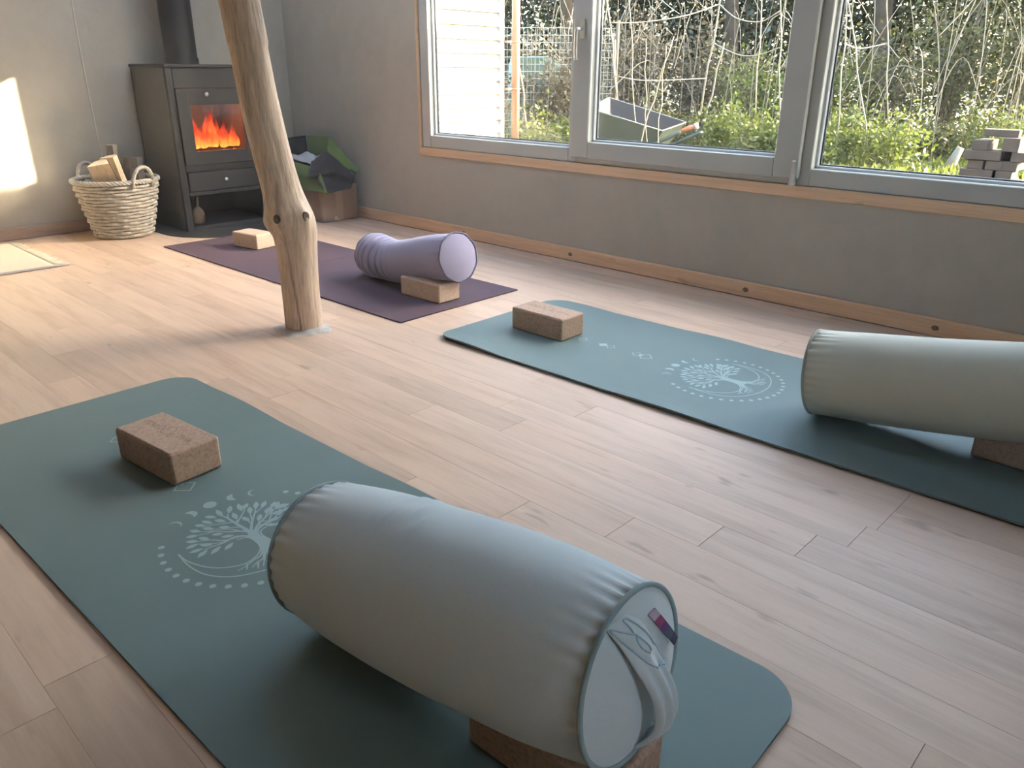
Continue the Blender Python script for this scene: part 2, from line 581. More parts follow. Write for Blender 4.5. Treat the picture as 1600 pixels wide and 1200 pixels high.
for i in range(nz + 1):
    z = (RZ - 0.001) * i / nz
    c = post_axis(z)
    base = 0.0585 + 0.004 * math.sin(z * 3 + 1)
    swell = 0.011 * math.exp(-((z - 0.385) / 0.055) ** 2) + 0.005 * math.exp(-((z - 0.33) / 0.12) ** 2)
    base -= 0.003 * math.exp(-((z - 0.16) / 0.12) ** 2)
    if z > 0.9:
        base += 0.004
    for k in range(na):
        a = 2 * math.pi * k / na
        d = Vector((math.cos(a), math.sin(a), 0))
        r = base + swell + 0.004 * mnoise.noise(Vector((d.x * 1.4, d.y * 1.4, z * 3.2))) + 0.0016 * mnoise.noise(Vector((d.x * 9, d.y * 9, z * 5)))
        for (ka, kz, kh) in kn:
            da = math.atan2(math.sin(a - ka), math.cos(a - ka))
            r += kh * math.exp(-(da / 0.30) ** 2 - ((z - kz) / 0.032) ** 2)
        # drying crack low on the near side and the flat sawn edge on the left
        ck = ctr - 0.25 - 0.9 * (z - 0.02) * 1.1
        da = abs(math.atan2(math.sin(a - ck), math.cos(a - ck)))
        if z < 0.3 and da < 0.034:
            r -= 0.011
        V.append(tuple(c + d * r))
for i in range(nz):
    for k in range(na):
        l = (k + 1) % na
        F.append((i * na + k, i * na + l, (i + 1) * na + l, (i + 1) * na + k))
F.append(tuple(range(na))[::-1])
F.append(tuple(nz * na + k for k in range(na)))
mk('trunk', (V, F), MT['post'], parent=post, smooth=True)
knotm = plain('post_knot', (0.15, 0.095, 0.062), 0.7, 0.5, 220)
for (ka, kz, kh) in kn[:2]:
    c = post_axis(kz)
    d = Vector((math.cos(ka), math.sin(ka), 0))
    s_ = Vector((-d.y, d.x, 0))
    rad = 0.0585 + 0.004 * math.sin(kz * 3 + 1) + 0.0125 + sum(k_[2] * math.exp(-(math.atan2(math.sin(ka - k_[0]), math.cos(ka - k_[0])) / 0.30) ** 2 - ((kz - k_[1]) / 0.032) ** 2) for k_ in kn) + 0.004 * mnoise.noise(Vector((d.x * 1.4, d.y * 1.4, kz * 3.2)))
    ring = []
    V, F = [], []
    for (rr, dep) in ((0.0, 0.0042), (0.005, 0.004), (0.0095, 0.0046), (0.0118, 0.004), (0.0125, -0.004)):
        for k in range(20):
            t = 2 * math.pi * k / 20
            V.append(tuple(c + d * (rad - 0.0015 + dep) + s_ * rr * math.cos(t) * 1.0 + Vector((0, 0, rr * math.sin(t) * 1.25))))
    for i in range(4):
        for k in range(20):
            l = (k + 1) % 20
            F.append((i * 20 + k, i * 20 + l, (i + 1) * 20 + l, (i + 1) * 20 + k))
    mk('knot', (V, F), knotm, parent=post, smooth=True)
# mortar collar
prof = []
V, F = [], []
rg = random.Random(3)
n = 64
for (rr, z, j) in ((0.05, 0.004, 0), (0.060, 0.014, 0.001), (0.067, 0.008, 0.004), (0.078, 0.0016, 0.012), (0.084, 0.0003, 0.014)):
    for k in range(n):
        a = 2 * math.pi * k / n
        w = 1 + 0.0
        rj = rr + j * mnoise.noise(Vector((math.cos(a) * 2.2, math.sin(a) * 2.2, 3.1))) * 2.2 + (0.02 * abs(math.sin(2 * a + 0.4)) ** 3 if rr > 0.075 else 0)
        V.append((PB.x + rj * math.cos(a), PB.y + rj * math.sin(a), z))
for i in range(4):
    for k in range(n):
        l = (k + 1) % n
        F.append((i * n + k, i * n + l, (i + 1) * n + l, (i + 1) * n + k))
mk('mortar_collar', (V, F), MT['mortar'], parent=post, smooth=True, label='grey mortar smear round the foot')

# ------------------------------------------------------------------ yoga mats
def rubber(name, col, rough=0.62):
    m, nt, b = newmat(name)
    v = coords(nt)
    f = noise_tex(nt, v, 3.0, 4)
    c = ramp(nt, f, [(0.3, sc3(col, 0.94)), (0.7, sc3(col, 1.06))])
    nt.links.new(c, b.inputs['Base Color'])
    b.inputs['Roughness'].default_value = rough
    b.inputs['Specular IOR Level'].default_value = 0.32
    bump(nt, b, noise_tex(nt, v, 900, 2), 0.12, 0.0006)
    return m
MT['teal'] = rubber('teal_rubber', (0.155, 0.218, 0.208), 0.6)
MT['mat_under'] = plain('mat_underside', (0.05, 0.07, 0.075), 0.8)
MT['plum'] = rubber('plum_foam', (0.105, 0.068, 0.082), 0.8)
MT['print'] = plain('mat_print', (0.30, 0.415, 0.41), 0.5, 0.03)

def mat_mesh(L, W, rad, th, wave):
    nu, nv = 120, 16
    V, F = [], []
    us = [L * i / nu for i in range(nu + 1)]
    if rad > 0:
        k = 14
        extra = [rad * (1 - math.cos(math.pi / 2 * i / k)) for i in range(k)]
        us = sorted(set([round(u, 5) for u in us if rad < u < L - rad] + [round(e, 5) for e in extra] + [round(L - e, 5) for e in extra] + [rad, L - rad]))
    nu = len(us) - 1
    def inset(u):
        if rad <= 0:
            return 0.0
        e = min(u, L - u)
        if e >= rad:
            return 0.0
        return rad - math.sqrt(max(rad * rad - (rad - e) ** 2, 0))
    for s in (1, 0):
        for u in us:
            i_ = inset(u)
            for j in range(nv + 1):
                v = i_ + (W - 2 * i_) * j / nv
                z = wave(u, v)
                V.append((u, v, z + th * s))
    m = nv + 1
    o = (nu + 1) * m
    for i in range(nu):
        for j in range(nv):
            F.append((i * m + j, (i + 1) * m + j, (i + 1) * m + j + 1, i * m + j + 1))
            F.append((o + i * m + j, o + i * m + j + 1, o + (i + 1) * m + j + 1, o + (i + 1) * m + j))
    for i in range(nu):
        F.append((i * m, o + i * m, o + (i + 1) * m, (i + 1) * m))
        F.append((i * m + nv, (i + 1) * m + nv, o + (i + 1) * m + nv, o + i * m + nv))
    for j in range(nv):
        F.append((j, j + 1, o + j + 1, o + j))
        F.append((nu * m + j, o + nu * m + j, o + nu * m + j + 1, nu * m + j + 1))
    return V, F

def mat_xf(x, y, a, z=0.0006):
    return Matrix.Translation((x, y, z)) @ Matrix.Rotation(a, 4, 'Z')

# printed design: local units of the ring radius; u runs along the mat, v across it
LEAVES = [(-0.03, -0.678, -0.099, -0.521), (0.018, -0.541, -0.056, -0.384), (0.056, -0.395, -0.017, -0.25), (-0.187, -0.697, -0.156, -0.541), (-0.25, -0.536, -0.143, -0.432), (-0.295, -0.684, -0.287, -0.531), (-0.433, -0.615, -0.328, -0.502), (-0.408, -0.468, -0.276, -0.405), (-0.52, -0.571, -0.45, -0.446), (-0.349, -0.336, -0.269, -0.229), (-0.225, -0.291, -0.142, -0.164), (-0.624, -0.467, -0.501, -0.39), (-0.693, -0.372, -0.581, -0.287), (-0.718, -0.269, -0.567, -0.203), (-0.576, -0.335, -0.435, -0.259), (-0.442, -0.195, -0.325, -0.106), (-0.631, -0.153, -0.488, -0.077), (-0.787, -0.193, -0.66, -0.107), (-0.827, -0.016, -0.632, -0.044), (-0.788, 0.155, -0.636, 0.046), (-0.617, 0.083, -0.436, 0.043), (-0.761, 0.238, -0.568, 0.184), (-0.686, 0.327, -0.59, 0.221), (-0.587, 0.301, -0.43, 0.216), (-0.443, 0.111, -0.288, 0.124), (-0.643, 0.426, -0.481, 0.321), (-0.567, 0.515, -0.452, 0.386), (-0.338, 0.3, -0.209, 0.197), (-0.397, 0.436, -0.284, 0.349), (-0.465, 0.589, -0.364, 0.466), (-0.339, 0.645, -0.296, 0.49), (-0.233, 0.51, -0.218, 0.391), (-0.1, 0.425, -0.119, 0.28), (0.025, 0.304, -0.09, 0.198), (-0.225, 0.632, -0.193, 0.509)]
BR = [[(0.341, -0.021), (0.076, 0.001), (-0.077, -0.001), (-0.322, -0.014), (-0.529, -0.023), (-0.668, -0.04)], [(-0.077, -0.001), (-0.171, -0.07), (-0.263, -0.172), (-0.379, -0.26), (-0.501, -0.39)], [(0.035, -0.036), (-0.059, -0.105), (-0.108, -0.183), (-0.087, -0.315), (-0.111, -0.435), (-0.124, -0.544)], [(-0.059, -0.105), (-0.122, -0.281), (-0.265, -0.411), (-0.328, -0.502)], [(-0.108, -0.183), (-0.118, -0.343), (-0.196, -0.448), (-0.276, -0.537)], [(-0.253, -0.023), (-0.325, -0.106)], [(-0.412, -0.025), (-0.492, -0.152), (-0.581, -0.287)], [(-0.322, -0.014), (-0.429, 0.032)], [(-0.37, 0.013), (-0.5, 0.152), (-0.579, 0.231)], [(-0.529, -0.023), (-0.634, 0.029)], [(-0.066, 0.008), (-0.243, 0.129), (-0.392, 0.251), (-0.481, 0.321)], [(-0.397, 0.246), (-0.452, 0.386)], [(-0.291, 0.158), (-0.43, 0.216)], [(-0.225, 0.11), (-0.322, 0.112)], [(-0.035, 0.037), (-0.143, 0.149), (-0.222, 0.295), (-0.304, 0.445), (-0.308, 0.498)], [(-0.222, 0.295), (-0.284, 0.349)], [(-0.143, 0.149), (-0.09, 0.198)], [(-0.182, 0.221), (-0.119, 0.28)], [(-0.12, 0.135), (-0.206, 0.2)], [(-0.263, 0.369), (-0.203, 0.499)], [(-0.171, -0.07), (-0.29, -0.126), (-0.435, -0.259)], [(-0.379, -0.26), (-0.45, -0.446)]]
RO = [[(0.365, -0.097), (0.449, -0.179), (0.472, -0.282), (0.504, -0.374), (0.526, -0.502)], [(0.375, -0.088), (0.514, -0.181), (0.541, -0.279), (0.582, -0.362)], [(0.406, -0.092), (0.524, -0.172), (0.654, -0.267)], [(0.551, -0.27), (0.65, -0.33)], [(0.483, -0.362), (0.578, -0.425)], [(0.374, -0.057), (0.497, -0.103), (0.593, -0.109)], [(0.574, -0.173), (0.658, -0.202)]]
CR = [[(-0.253, -0.789), (-0.064, -0.786), (0.157, -0.72), (0.323, -0.614), (0.427, -0.474), (0.463, -0.35), (0.419, -0.206), (0.324, -0.102), (0.218, -0.069), (0.079, -0.063), (-0.004, -0.106), (-0.031, -0.197)], [(-0.253, -0.789), (0.02, -0.815), (0.28, -0.785), (0.468, -0.694), (0.595, -0.57), (0.679, -0.42), (0.755, -0.204), (0.775, 0.0)]]
mirror = lambda poly: [(u, -v) for u, v in poly]
PR, PU, PVC = 0.1625, 0.905, 0.311

def flat_stroke(P, w0, w1=None):
    w1 = w0 if w1 is None else w1
    Q = spline([(p[0], p[1], 0) for p in P], 5) if len(P) > 2 else [(P[0][0], P[0][1], 0), (P[1][0], P[1][1], 0)]
    V, F = [], []
    n = len(Q)
    for i in range(n):
        a, b = Q[max(i - 1, 0)], Q[min(i + 1, n - 1)]
        d = Vector((b[0] - a[0], b[1] - a[1], 0)).normalized()
        w = (w0 + (w1 - w0) * i / (n - 1)) / 2
        V += [(Q[i][0] - d.y * w, Q[i][1] + d.x * w, 0), (Q[i][0] + d.y * w, Q[i][1] - d.x * w, 0)]
    for i in range(n - 1):
        F.append((2 * i, 2 * i + 1, 2 * i + 3, 2 * i + 2))
    return V, F

def disc(u, v, r, n=16):
    return [(u + r * math.cos(2 * math.pi * k / n), v + r * math.sin(2 * math.pi * k / n), 0) for k in range(n)], [tuple(range(n))]

def crescent(u, v, r, ang, thick):
    """crescent whose bulge points towards angle ang"""
    V, F = [], []
    n = 16
    ca, sa = math.cos(ang), math.sin(ang)
    for k in range(n + 1):
        t = math.radians(-105 + 210 * k / n)
        o = (r * math.cos(t), r * math.sin(t))
        w = thick * r * math.sin(math.pi * k / n) ** 0.8
        i_ = (o[0] - w * math.cos(t * 0.45), o[1] - w * math.sin(t * 0.45) * 0.6)
        for q in (o, i_):
            V.append((u + q[0] * ca - q[1] * sa, v + q[0] * sa + q[1] * ca, 0))
    for k in range(n):
        F.append((2 * k, 2 * k + 1, 2 * k + 3, 2 * k + 2))
    return V, F

def diamond_ring(u, v, a, b, w):
    o = [(u - a, v, 0), (u, v - b, 0), (u + a, v, 0), (u, v + b, 0)]
    k = 1 - w
    i_ = [(u - a * k, v, 0), (u, v - b * k, 0), (u + a * k, v, 0), (u, v + b * k, 0)]
    return o + i_, [(j, (j + 1) % 4, 4 + (j + 1) % 4, 4 + j) for j in range(4)]

def print_mesh():
    parts = []
    lv = list(LEAVES) + [(a, -b, c, -d) for (a, b, c, d) in LEAVES[:8]]
    for (tu, tv, bu, bv) in lv:
        d = Vector((bu - tu, bv - tv, 0))
        L = d.length * 1.0
        d.normalize()
        nrm = Vector((-d.y, d.x, 0))
        P = []
        wd = 0.034
        prof = [(0, 0.0), (0.15, 0.45), (0.35, 0.9), (0.55, 1.0), (0.8, 0.6), (1.0, 0.12)]
        up_ = [(tu + d.x * L * t + nrm.x * wd * w, tv + d.y * L * t + nrm.y * wd * w, 0) for t, w in prof]
        dn_ = [(tu + d.x * L * t - nrm.x * wd * w, tv + d.y * L * t - nrm.y * wd * w, 0) for t, w in prof[1:]]
        P = up_ + dn_[::-1]
        parts.append((P, [tuple(range(len(P)))]))
    for i, b in enumerate(BR):
        w0 = 0.075 if i == 0 else (0.038 if i in (1, 2, 10, 14) else 0.022)
        parts.append(flat_stroke(b, w0, 0.014))
    for b in (BR[2], BR[3], BR[4]):
        parts.append(flat_stroke(mirror(b), 0.026, 0.013))
    # trunk
    tr = [(-0.09, -0.03), (0.02, -0.06), (0.10, -0.075), (0.22, -0.075), (0.33, -0.11), (0.40, -0.11), (0.40, 0.11), (0.33, 0.11), (0.22, 0.06), (0.10, 0.045), (0.0, 0.06), (-0.09, 0.04)]
    parts.append(([(a, b, 0) for a, b in tr], [tuple(range(len(tr)))]))
    for r_ in RO:
        parts.append(flat_stroke(r_, 0.03, 0.012))
        parts.append(flat_stroke(mirror(r_), 0.03, 0.012))
    for c_ in CR:
        parts.append(flat_stroke(c_, 0.02, 0.02))
        parts.append(flat_stroke(mirror(c_), 0.02, 0.02))
    ns = len(parts)
    for k in range(-13, 14):
        a = math.radians(k * 9.5 + 2)
        parts.append(disc(math.cos(a), math.sin(a), 0.037, 12))
    parts.append(disc(-0.993, -0.01, 0.082, 22))
    for s in (-1, 1):
        parts.append(crescent(-0.955, s * 0.285, 0.082, -s * math.pi * 0.5 - s * 0.25, 0.95))
        parts.append(crescent(-0.862, s * 0.53, 0.082, -s * math.pi * 0.5 - s * 0.5, 0.36))
    # each stroke a hair above the last, as layered ink
    parts = [([(PU + v[0] * PR, PVC + v[1] * PR, (4e-6 * i if i < ns else 0)) for v in V], F) for i, (V, F) in enumerate(parts)]
    sets = [('printed_tree', J(*parts[:ns]))] + [('printed_dot', q) for q in parts[ns:ns + 27]] + [('printed_moon', q) for q in parts[ns + 27:]]
    for (u, big) in ((0.634, 1), (0.502, 0), (0.39, 0), (0.30, 0)):
        if big:
            q = [diamond_ring(u, PVC, 0.026, 0.026, 0.17), diamond_ring(u - 0.032, PVC, 0.018, 0.018, 0.2),
                 ([(u - 0.024, PVC, 0), (u - 0.016, PVC - 0.008, 0), (u - 0.008, PVC, 0), (u - 0.016, PVC + 0.008, 0)], [(0, 1, 2, 3)])]
        else:
            q = [diamond_ring(u, PVC, 0.018, 0.018, 0.2)]
            if u > 0.45:
                q.append(([(u - 0.048, PVC, 0), (u - 0.03, PVC - 0.018, 0), (u - 0.012, PVC, 0), (u - 0.03, PVC + 0.018, 0)], [(0, 1, 2, 3)]))
        q = [([(v[0], v[1], i * 1e-5) for v in V], F) for i, (V, F) in enumerate(q)]
        sets.append(('printed_diamond', J(*q)))
    return sets
PRINT = print_mesh()

def teal_mat(x, y, a, L, W, label, wave):
    T = mat_xf(x, y, a)
    root = thing('yoga_mat', (x, y, 0), label, 'yoga mat', 'teal yoga mats with a printed tree')
    TH = 0.0054
    mk('mat_sheet', xf(mat_mesh(L, W, 0.075, TH, wave), T), MT['teal'], parent=root)
    for nm, (V, F) in PRINT:
        V = [(v[0], v[1], TH + 0.0003 + v[2] + wave(v[0], v[1])) for v in V]
        mk(nm, xf((V, F), T), MT['print'], parent=root, fixn=False)
    return root

def wave_front(u, v):
    e = max(0, (v - 0.52) / 0.12) ** 2
    return e * 0.006 * max(0, math.sin((u - 0.15) * 9.0)) * (1 if u < 1.2 else 0)
def wave_mid(u, v):
    e = max(0, (0.10 - v) / 0.10) ** 2
    e2 = max(0, (v - 0.54) / 0.1) ** 2
    return e * (0.007 * max(0, math.sin(u * 8.0 + 0.6)) * math.exp(-u * 0.9) + 0.003) + e2 * 0.004 * max(0, math.sin(u * 11))
teal_mat(2.5241, -2.5842, 0.0311, 1.855, 0.632, 'teal yoga mat in front, lying under the sage bolster with a strap', wave_front)
teal_mat(2.7499, -1.2122, 0.0185, 1.855, 0.632, 'teal yoga mat by the window wall under the cream bolster', wave_mid)
pm = thing('yoga_mat', (0.7265, -1.2335, 0), 'plum purple yoga mat with square corners beside the log post', 'yoga mat')
T = mat_xf(0.7265, -1.2335, 0.0198)
mk('mat_sheet', xf(mat_mesh(1.83, 0.612, 0, 0.0045, lambda u, v: 0.0), T), MT['plum'], parent=pm)
mk('centre_line', xf(cbox(0.85, 0.853, 0.004, 0.60, 0.0045, 0.0048), T), MT['plum'], parent=pm)
mk('logo_mark', xf(J(flat_stroke([(1.74, 0.50), (1.755, 0.515), (1.77, 0.50), (1.76, 0.485), (1.74, 0.50)], 0.003), flat_stroke([(1.75, 0.47), (1.77, 0.53)], 0.002)), T @ Matrix.Translation((0, 0, 0.0048))),
   plain('mat_logo', (0.12, 0.06, 0.085), 0.7), parent=pm)

# ------------------------------------------------------------------ cork and foam blocks
def cork(name, col, dark, speck=0.5):
    m, nt, b = newmat(name)
    v = coords(nt, rand=30)
    f = noise_tex(nt, v, 130, 3, 0.7)
    c = ramp(nt, f, [(0.32, dark), (0.48, col), (0.68, sc3(col, 1.18))])
    vo = nd(nt, 'ShaderNodeTexVoronoi')
    vo.inputs['Scale'].default_value = 210
    nt.links.new(v, vo.inputs['Vector'])
    c2 = ramp(nt, vo.outputs['Distance'], [(0.12, sc3(dark, 0.75)), (0.3, col)])
    c = mixc(nt, speck * 0.6, c, c2)
    nt.links.new(c, b.inputs['Base Color'])
    b.inputs['Roughness'].default_value = 0.8
    b.inputs['Specular IOR Level'].default_value = 0.3
    bump(nt, b, f, 0.3, 0.0015)
    return m
MT['cork'] = cork('cork', (0.46, 0.32, 0.23), (0.30, 0.195, 0.13))
MT['cork_pale'] = cork('cork_pale', (0.56, 0.42, 0.31), (0.46, 0.33, 0.235), 0.15)
MT['engrave'] = plain('engraving', (0.13, 0.08, 0.055), 0.9)

def cork_block(origin, ang, label, size=(0.222, 0.118, 0.0755), mat='cork', mark=True, group='cork yoga blocks', dot=False):
    """origin = corner at the -X,-Y end; X along the block"""
    root = thing('yoga_block', origin, label, 'yoga block', group)
    L, W, H = size
    T = Matrix.Translation(origin) @ Matrix.Rotation(ang, 4, 'Z')
    bm_ = mk('block_body', xf(cbox(0, L, 0, W, 0, H, 0.0045), T), MT[mat], parent=root)
    mod = bm_.modifiers.new('soft_edges', 'BEVEL')
    mod.width = 0.0022
    mod.segments = 2
    mod.limit_method = 'ANGLE'
    mod.angle_limit = math.radians(20)
    if mark:
        S = []
        cx, cyy = L * 0.5, W * 0.54
        ln = lambda P, w=0.0011: S.append(flat_stroke(P, w))
        # open lens-shaped lotus with curls each side
        t = [i * math.pi / 7 for i in range(15)]
        ln([(cx + 0.0165 * math.cos(a), cyy + 0.019 * math.sin(a) * (1 if a < math.pi else 0.75)) for a in t])
        ln([(cx - 0.017, cyy + 0.001), (cx - 0.030, cyy + 0.012), (cx - 0.034, cyy), (cx - 0.026, cyy - 0.006), (cx - 0.017, cyy - 0.001)])
        ln([(cx + 0.017, cyy - 0.002), (cx + 0.021, cyy - 0.014), (cx + 0.031, cyy - 0.013), (cx + 0.030, cyy - 0.002), (cx + 0.023, cyy - 0.004), (cx + 0.025, cyy - 0.010)])
        # small unreadable lettering left and right of the mark
        rg = random.Random(11)
        for side in (-1, 1):
            for i in range(4):
                x = cx + side * (0.044 + i * 0.0125)
                h = 0.008
                k = (i + (2 if side > 0 else 0)) % 4
                if k == 0:
                    ln([(x - 0.004, cyy - h), (x, cyy + h), (x + 0.004, cyy - h)])
                elif k == 1:
                    ln([(x - 0.004, cyy - h), (x - 0.004, cyy + h), (x + 0.004, cyy - h), (x + 0.004, cyy + h)])
                elif k == 2:
                    ln([(x + 0.004, cyy + h * 0.6), (x, cyy + h), (x - 0.004, cyy), (x, cyy - h), (x + 0.004, cyy - h * 0.6)])
                else:
                    ln([(x - 0.003, cyy - h), (x - 0.003, cyy + h), (x + 0.004, cyy + h * 0.3), (x - 0.003, cyy)])
        mk('engraved_mark', xf(J(*S), T @ Matrix.Translation((0, 0, H + 0.0002))), MT['engrave'], parent=root, label='dark engraved lotus mark with tiny lettering')
    if dot:
        mk('stamped_mark', xf(J(flat_stroke([(L - 0.028, 0.012), (L - 0.020, 0.018), (L - 0.012, 0.012), (L - 0.020, 0.007), (L - 0.028, 0.012)], 0.002)), T @ Matrix.Translation((0, 0, H + 0.0002))), MT['engrave'], parent=root)
    return root
ZM = 0.0063
cork_block((2.915, -2.296, ZM), 0.12, 'dark speckled cork block alone on the front teal mat')
cork_block((4.073, -2.300, ZM), 0.05, 'cork block propping the strapped end of the front sage bolster', mark=False)
cork_block((2.880, -0.972, ZM), 0.015, 'cork block alone on the far end of the window-side teal mat')
cork_block((4.305, -0.925, ZM), 0.0, 'cork block propping the cream bolster at the picture edge', mark=False)
cork_block((2.263, -0.962, 0.0052), 0.03, 'pale cork block propping the lilac bolster', (0.221, 0.112, 0.0735), 'cork_pale', False, 'pale cork yoga blocks')
cork_block((0.962, -0.985, 0.0052), 0.16, 'pale cork block alone on the plum mat behind the log post', (0.185, 0.112, 0.0735), 'cork_pale', False, 'pale cork yoga blocks', dot=True)

# ------------------------------------------------------------------ bolsters
def fabric(name, col, wr=0.25, spec=0.2):
    m, nt, b = newmat(name)
    v = coords(nt)
    f = noise_tex(nt, v, 4.0, 4)
    c = ramp(nt, f, [(0.3, sc3(col, 0.95)), (0.7, sc3(col, 1.05))])
    f2 = noise_tex(nt, v, 700, 2)
    c = mixc(nt, 0.2, c, ramp(nt, f2, [(0.3, sc3(col, 0.8)), (0.7, sc3(col, 1.12))]))
    nt.links.new(c, b.inputs['Base Color'])
    b.inputs['Roughness'].default_value = 0.9
    b.inputs['Specular IOR Level'].default_value = spec
    b.inputs['Sheen Weight'].default_value = 0.25
    b.inputs['Sheen Roughness'].default_value = 0.5
    mm = nd(nt, 'ShaderNodeMath', operation='MULTIPLY_ADD')
    mm.inputs[1].default_value = 0.25
    nt.links.new(f2, mm.inputs[0])
    nt.links.new(noise_tex(nt, v, 18, 3), mm.inputs[2])
    bump(nt, b, mm.outputs[0], wr, 0.002)
    return m
MT['sage'] = fabric('sage_cotton', (0.65, 0.735, 0.75))
MT['sage_piping'] = fabric('sage_piping', (0.30, 0.40, 0.41))
MT['cream'] = fabric('cream_cotton', (0.66, 0.655, 0.53))
MT['cream_piping'] = fabric('cream_piping', (0.36, 0.37, 0.29))
MT['lilac'] = fabric('lilac_cotton', (0.32, 0.30, 0.42))
MT['lilac_piping'] = fabric('lilac_piping', (0.16, 0.15, 0.21))
MT['thread'] = plain('embroidery_thread', (0.42, 0.60, 0.68), 0.45, 0.04)

def ring_frames(A, B):
    a = (B - A).normalized()
    s = a.cross(Vector((0, 0, 1))).normalized()
    return a, s, s.cross(a)

def bolster(A, B, Rc, Rm, root, fab, pip, bulge=0.028, flat=None, crease=None, seed=1, prof_pow=3.0, sag=0.0):
    A, B = Vector(A), Vector(B)
    a, s, u = ring_frames(A, B)
    L = (B - A).length
    na, nl = 160, 90
    V, F = [], []
    for i in range(nl + 1):
        # denser rows near the seams
        q = i / nl
        t = 0.5 - 0.5 * math.cos(math.pi * q)
        t = 0.35 * q + 0.65 * t
        c = A + (B - A) * t - Vector((0, 0, sag * math.sin(math.pi * t)))
        R = Rc + (Rm - Rc) * (1 - abs(2 * t - 1) ** prof_pow)
        dseam = min(t, 1 - t) * L
        for k in range(na):
            an = 2 * math.pi * k / na
            puck = 1.7 * math.sin(an * 34 + 2.5 * mnoise.noise(Vector((math.cos(an) * 3, math.sin(an) * 3, seed)))) * 0.0022 * math.exp(-dseam / 0.022) * min(1, dseam / 0.004)
            puck *= 0.4 + 0.9 * max(0, mnoise.noise(Vector((math.cos(an) * 2, math.sin(an) * 2, seed + 7 + (5 if t > .5 else 0)))) + 0.5)
            r = R + puck + 0.0016 * mnoise.noise(Vector((math.cos(an) * 1.5, math.sin(an) * 1.5, t * 5 + seed)))
            if crease:
                r += crease(t, an)
            p = c + (s * math.cos(an) + u * math.sin(an)) * r
            if flat:
                p.z = flat(p)
            V.append(tuple(p))
    for i in range(nl):
        for k in range(na):
            l = (k + 1) % na
            F.append((i * na + k, i * na + l, (i + 1) * na + l, (i + 1) * na + k))
    mk('cover', (V, F), MT[fab], parent=root, smooth=True)
    for (c0, sg) in ((A, -1), (B, 1)):
        V, F = [], []
        rows = 14
        for i in range(rows + 1):
            f = i / rows
            rr = Rc * f
            off = bulge * (1 - f ** 2.2)
            for k in range(64):
                an = 2 * math.pi * k / 64
                p = c0 + a * sg * off + (s * math.cos(an) + u * math.sin(an)) * (rr * 0.998)
                if flat:
                    p.z = flat(p)
                V.append(tuple(p))
        for i in range(rows):
            for k in range(64):
                l = (k + 1) % 64
                F.append((i * 64 + k, i * 64 + l, (i + 1) * 64 + l, (i + 1) * 64 + k))
        mk('end_panel', (V, F), MT[fab], parent=root, smooth=True)
        P = []
        for k in range(96):
            an = 2 * math.pi * k / 96
            p = c0 + (s * math.cos(an) + u * math.sin(an)) * (Rc + 0.0012) + a * sg * 0.001
            if flat:
                p.z = flat(p)
            P.append(tuple(p))
        mk('piping', tube(P, 0.0034, 8, closed=True), MT[pip], parent=root, smooth=True)
    return A, B, a, s, u

# front sage bolster
fb = thing('bolster', (3.99, -2.24, ZM), 'sage green round bolster with strap and striped tag on front mat', 'bolster')
def crease_front(t, an):
    v = 0.0
    # fine diagonal creases on the upper side towards the far end
    for (t0, sl, a0, a1, am) in ((0.30, 0.020, 0.9, 2.1, 0.0016), (0.345, 0.024, 1.0, 2.4, 0.0022), (0.375, 0.024, 1.1, 2.5, 0.0018), (0.41, 0.024, 0.9, 2.2, 0.0016), (0.45, 0.02, 0.8, 1.9, 0.0012)):
        if a0 < an < a1:
            d = t - (t0 + sl * (an - 1.6) * -1)
            w = math.sin(math.pi * (an - a0) / (a1 - a0))
            v += 2.2 * am * w * (math.exp(-(d / 0.0055) ** 2) - 0.6 * math.exp(-((d - 0.011) / 0.006) ** 2))
    return v
def flat_front(p):
    z = p.z
    # rests on the mat and sags onto the block
    if z < ZM + 0.0008:
        z = ZM + 0.0008
    if p.x > 4.068 and -2.31 < p.y < -2.155 and z < ZM + 0.0768:
        z = ZM + 0.0768
    return z
A, B, ax, s_, u_ = bolster((3.7224, -2.2703, 0.1281), (4.2673, -2.2227, 0.190), 0.104, 0.1222, fb, 'sage', 'sage_piping', 0.026, flat_front, crease_front, 2)
def capp(s, u, off):
    return B + ax * off + s_ * s + u_ * u
def strap_c(t):
    """centre line of the strap: (s, u, off) from top seam to bottom seam"""
    P = [(0.021, 0.092, 0.006), (0.019, 0.074, 0.020), (0.012, 0.04, 0.036), (0.004, 0.0, 0.050), (-0.004, -0.045, 0.046), (-0.008, -0.080, 0.024), (-0.008, -0.098, 0.004)]
    x = t * (len(P) - 1)
    i = min(int(x), len(P) - 2)
    f = x - i
    g = lambda j: np.array(P[max(0, min(len(P) - 1, j))])
    a, b, c, d = g(i - 1), g(i), g(i + 1), g(i + 2)
    return 0.5 * ((2 * b) + (-a + c) * f + (2 * a - 5 * b + 4 * c - d) * f * f + (-a + 3 * b - 3 * c + d) * f ** 3)
def strap_p(t, w, lift=0.0):
    c = strap_c(t)
    wid = 0.029 - 0.008 * min(1, t / 0.55)
    pl = min(1, max(0, (t - 0.25) / 0.3))
    fold = 0.0042 * pl * math.cos(w * math.pi * 2.6) - 0.006 * w * w
    return capp(c[0] + w * wid, c[1] + w * wid * 0.10, c[2] + fold + lift)
V, F = [], []
nt_, nw = 48, 24
for side in (0, 1):
    for i in range(nt_ + 1):
        for j in range(nw + 1):
            V.append(tuple(strap_p(i / nt_, -1 + 2 * j / nw, 0.0 if side == 0 else -0.0022)))
m_ = nw + 1
o_ = (nt_ + 1) * m_
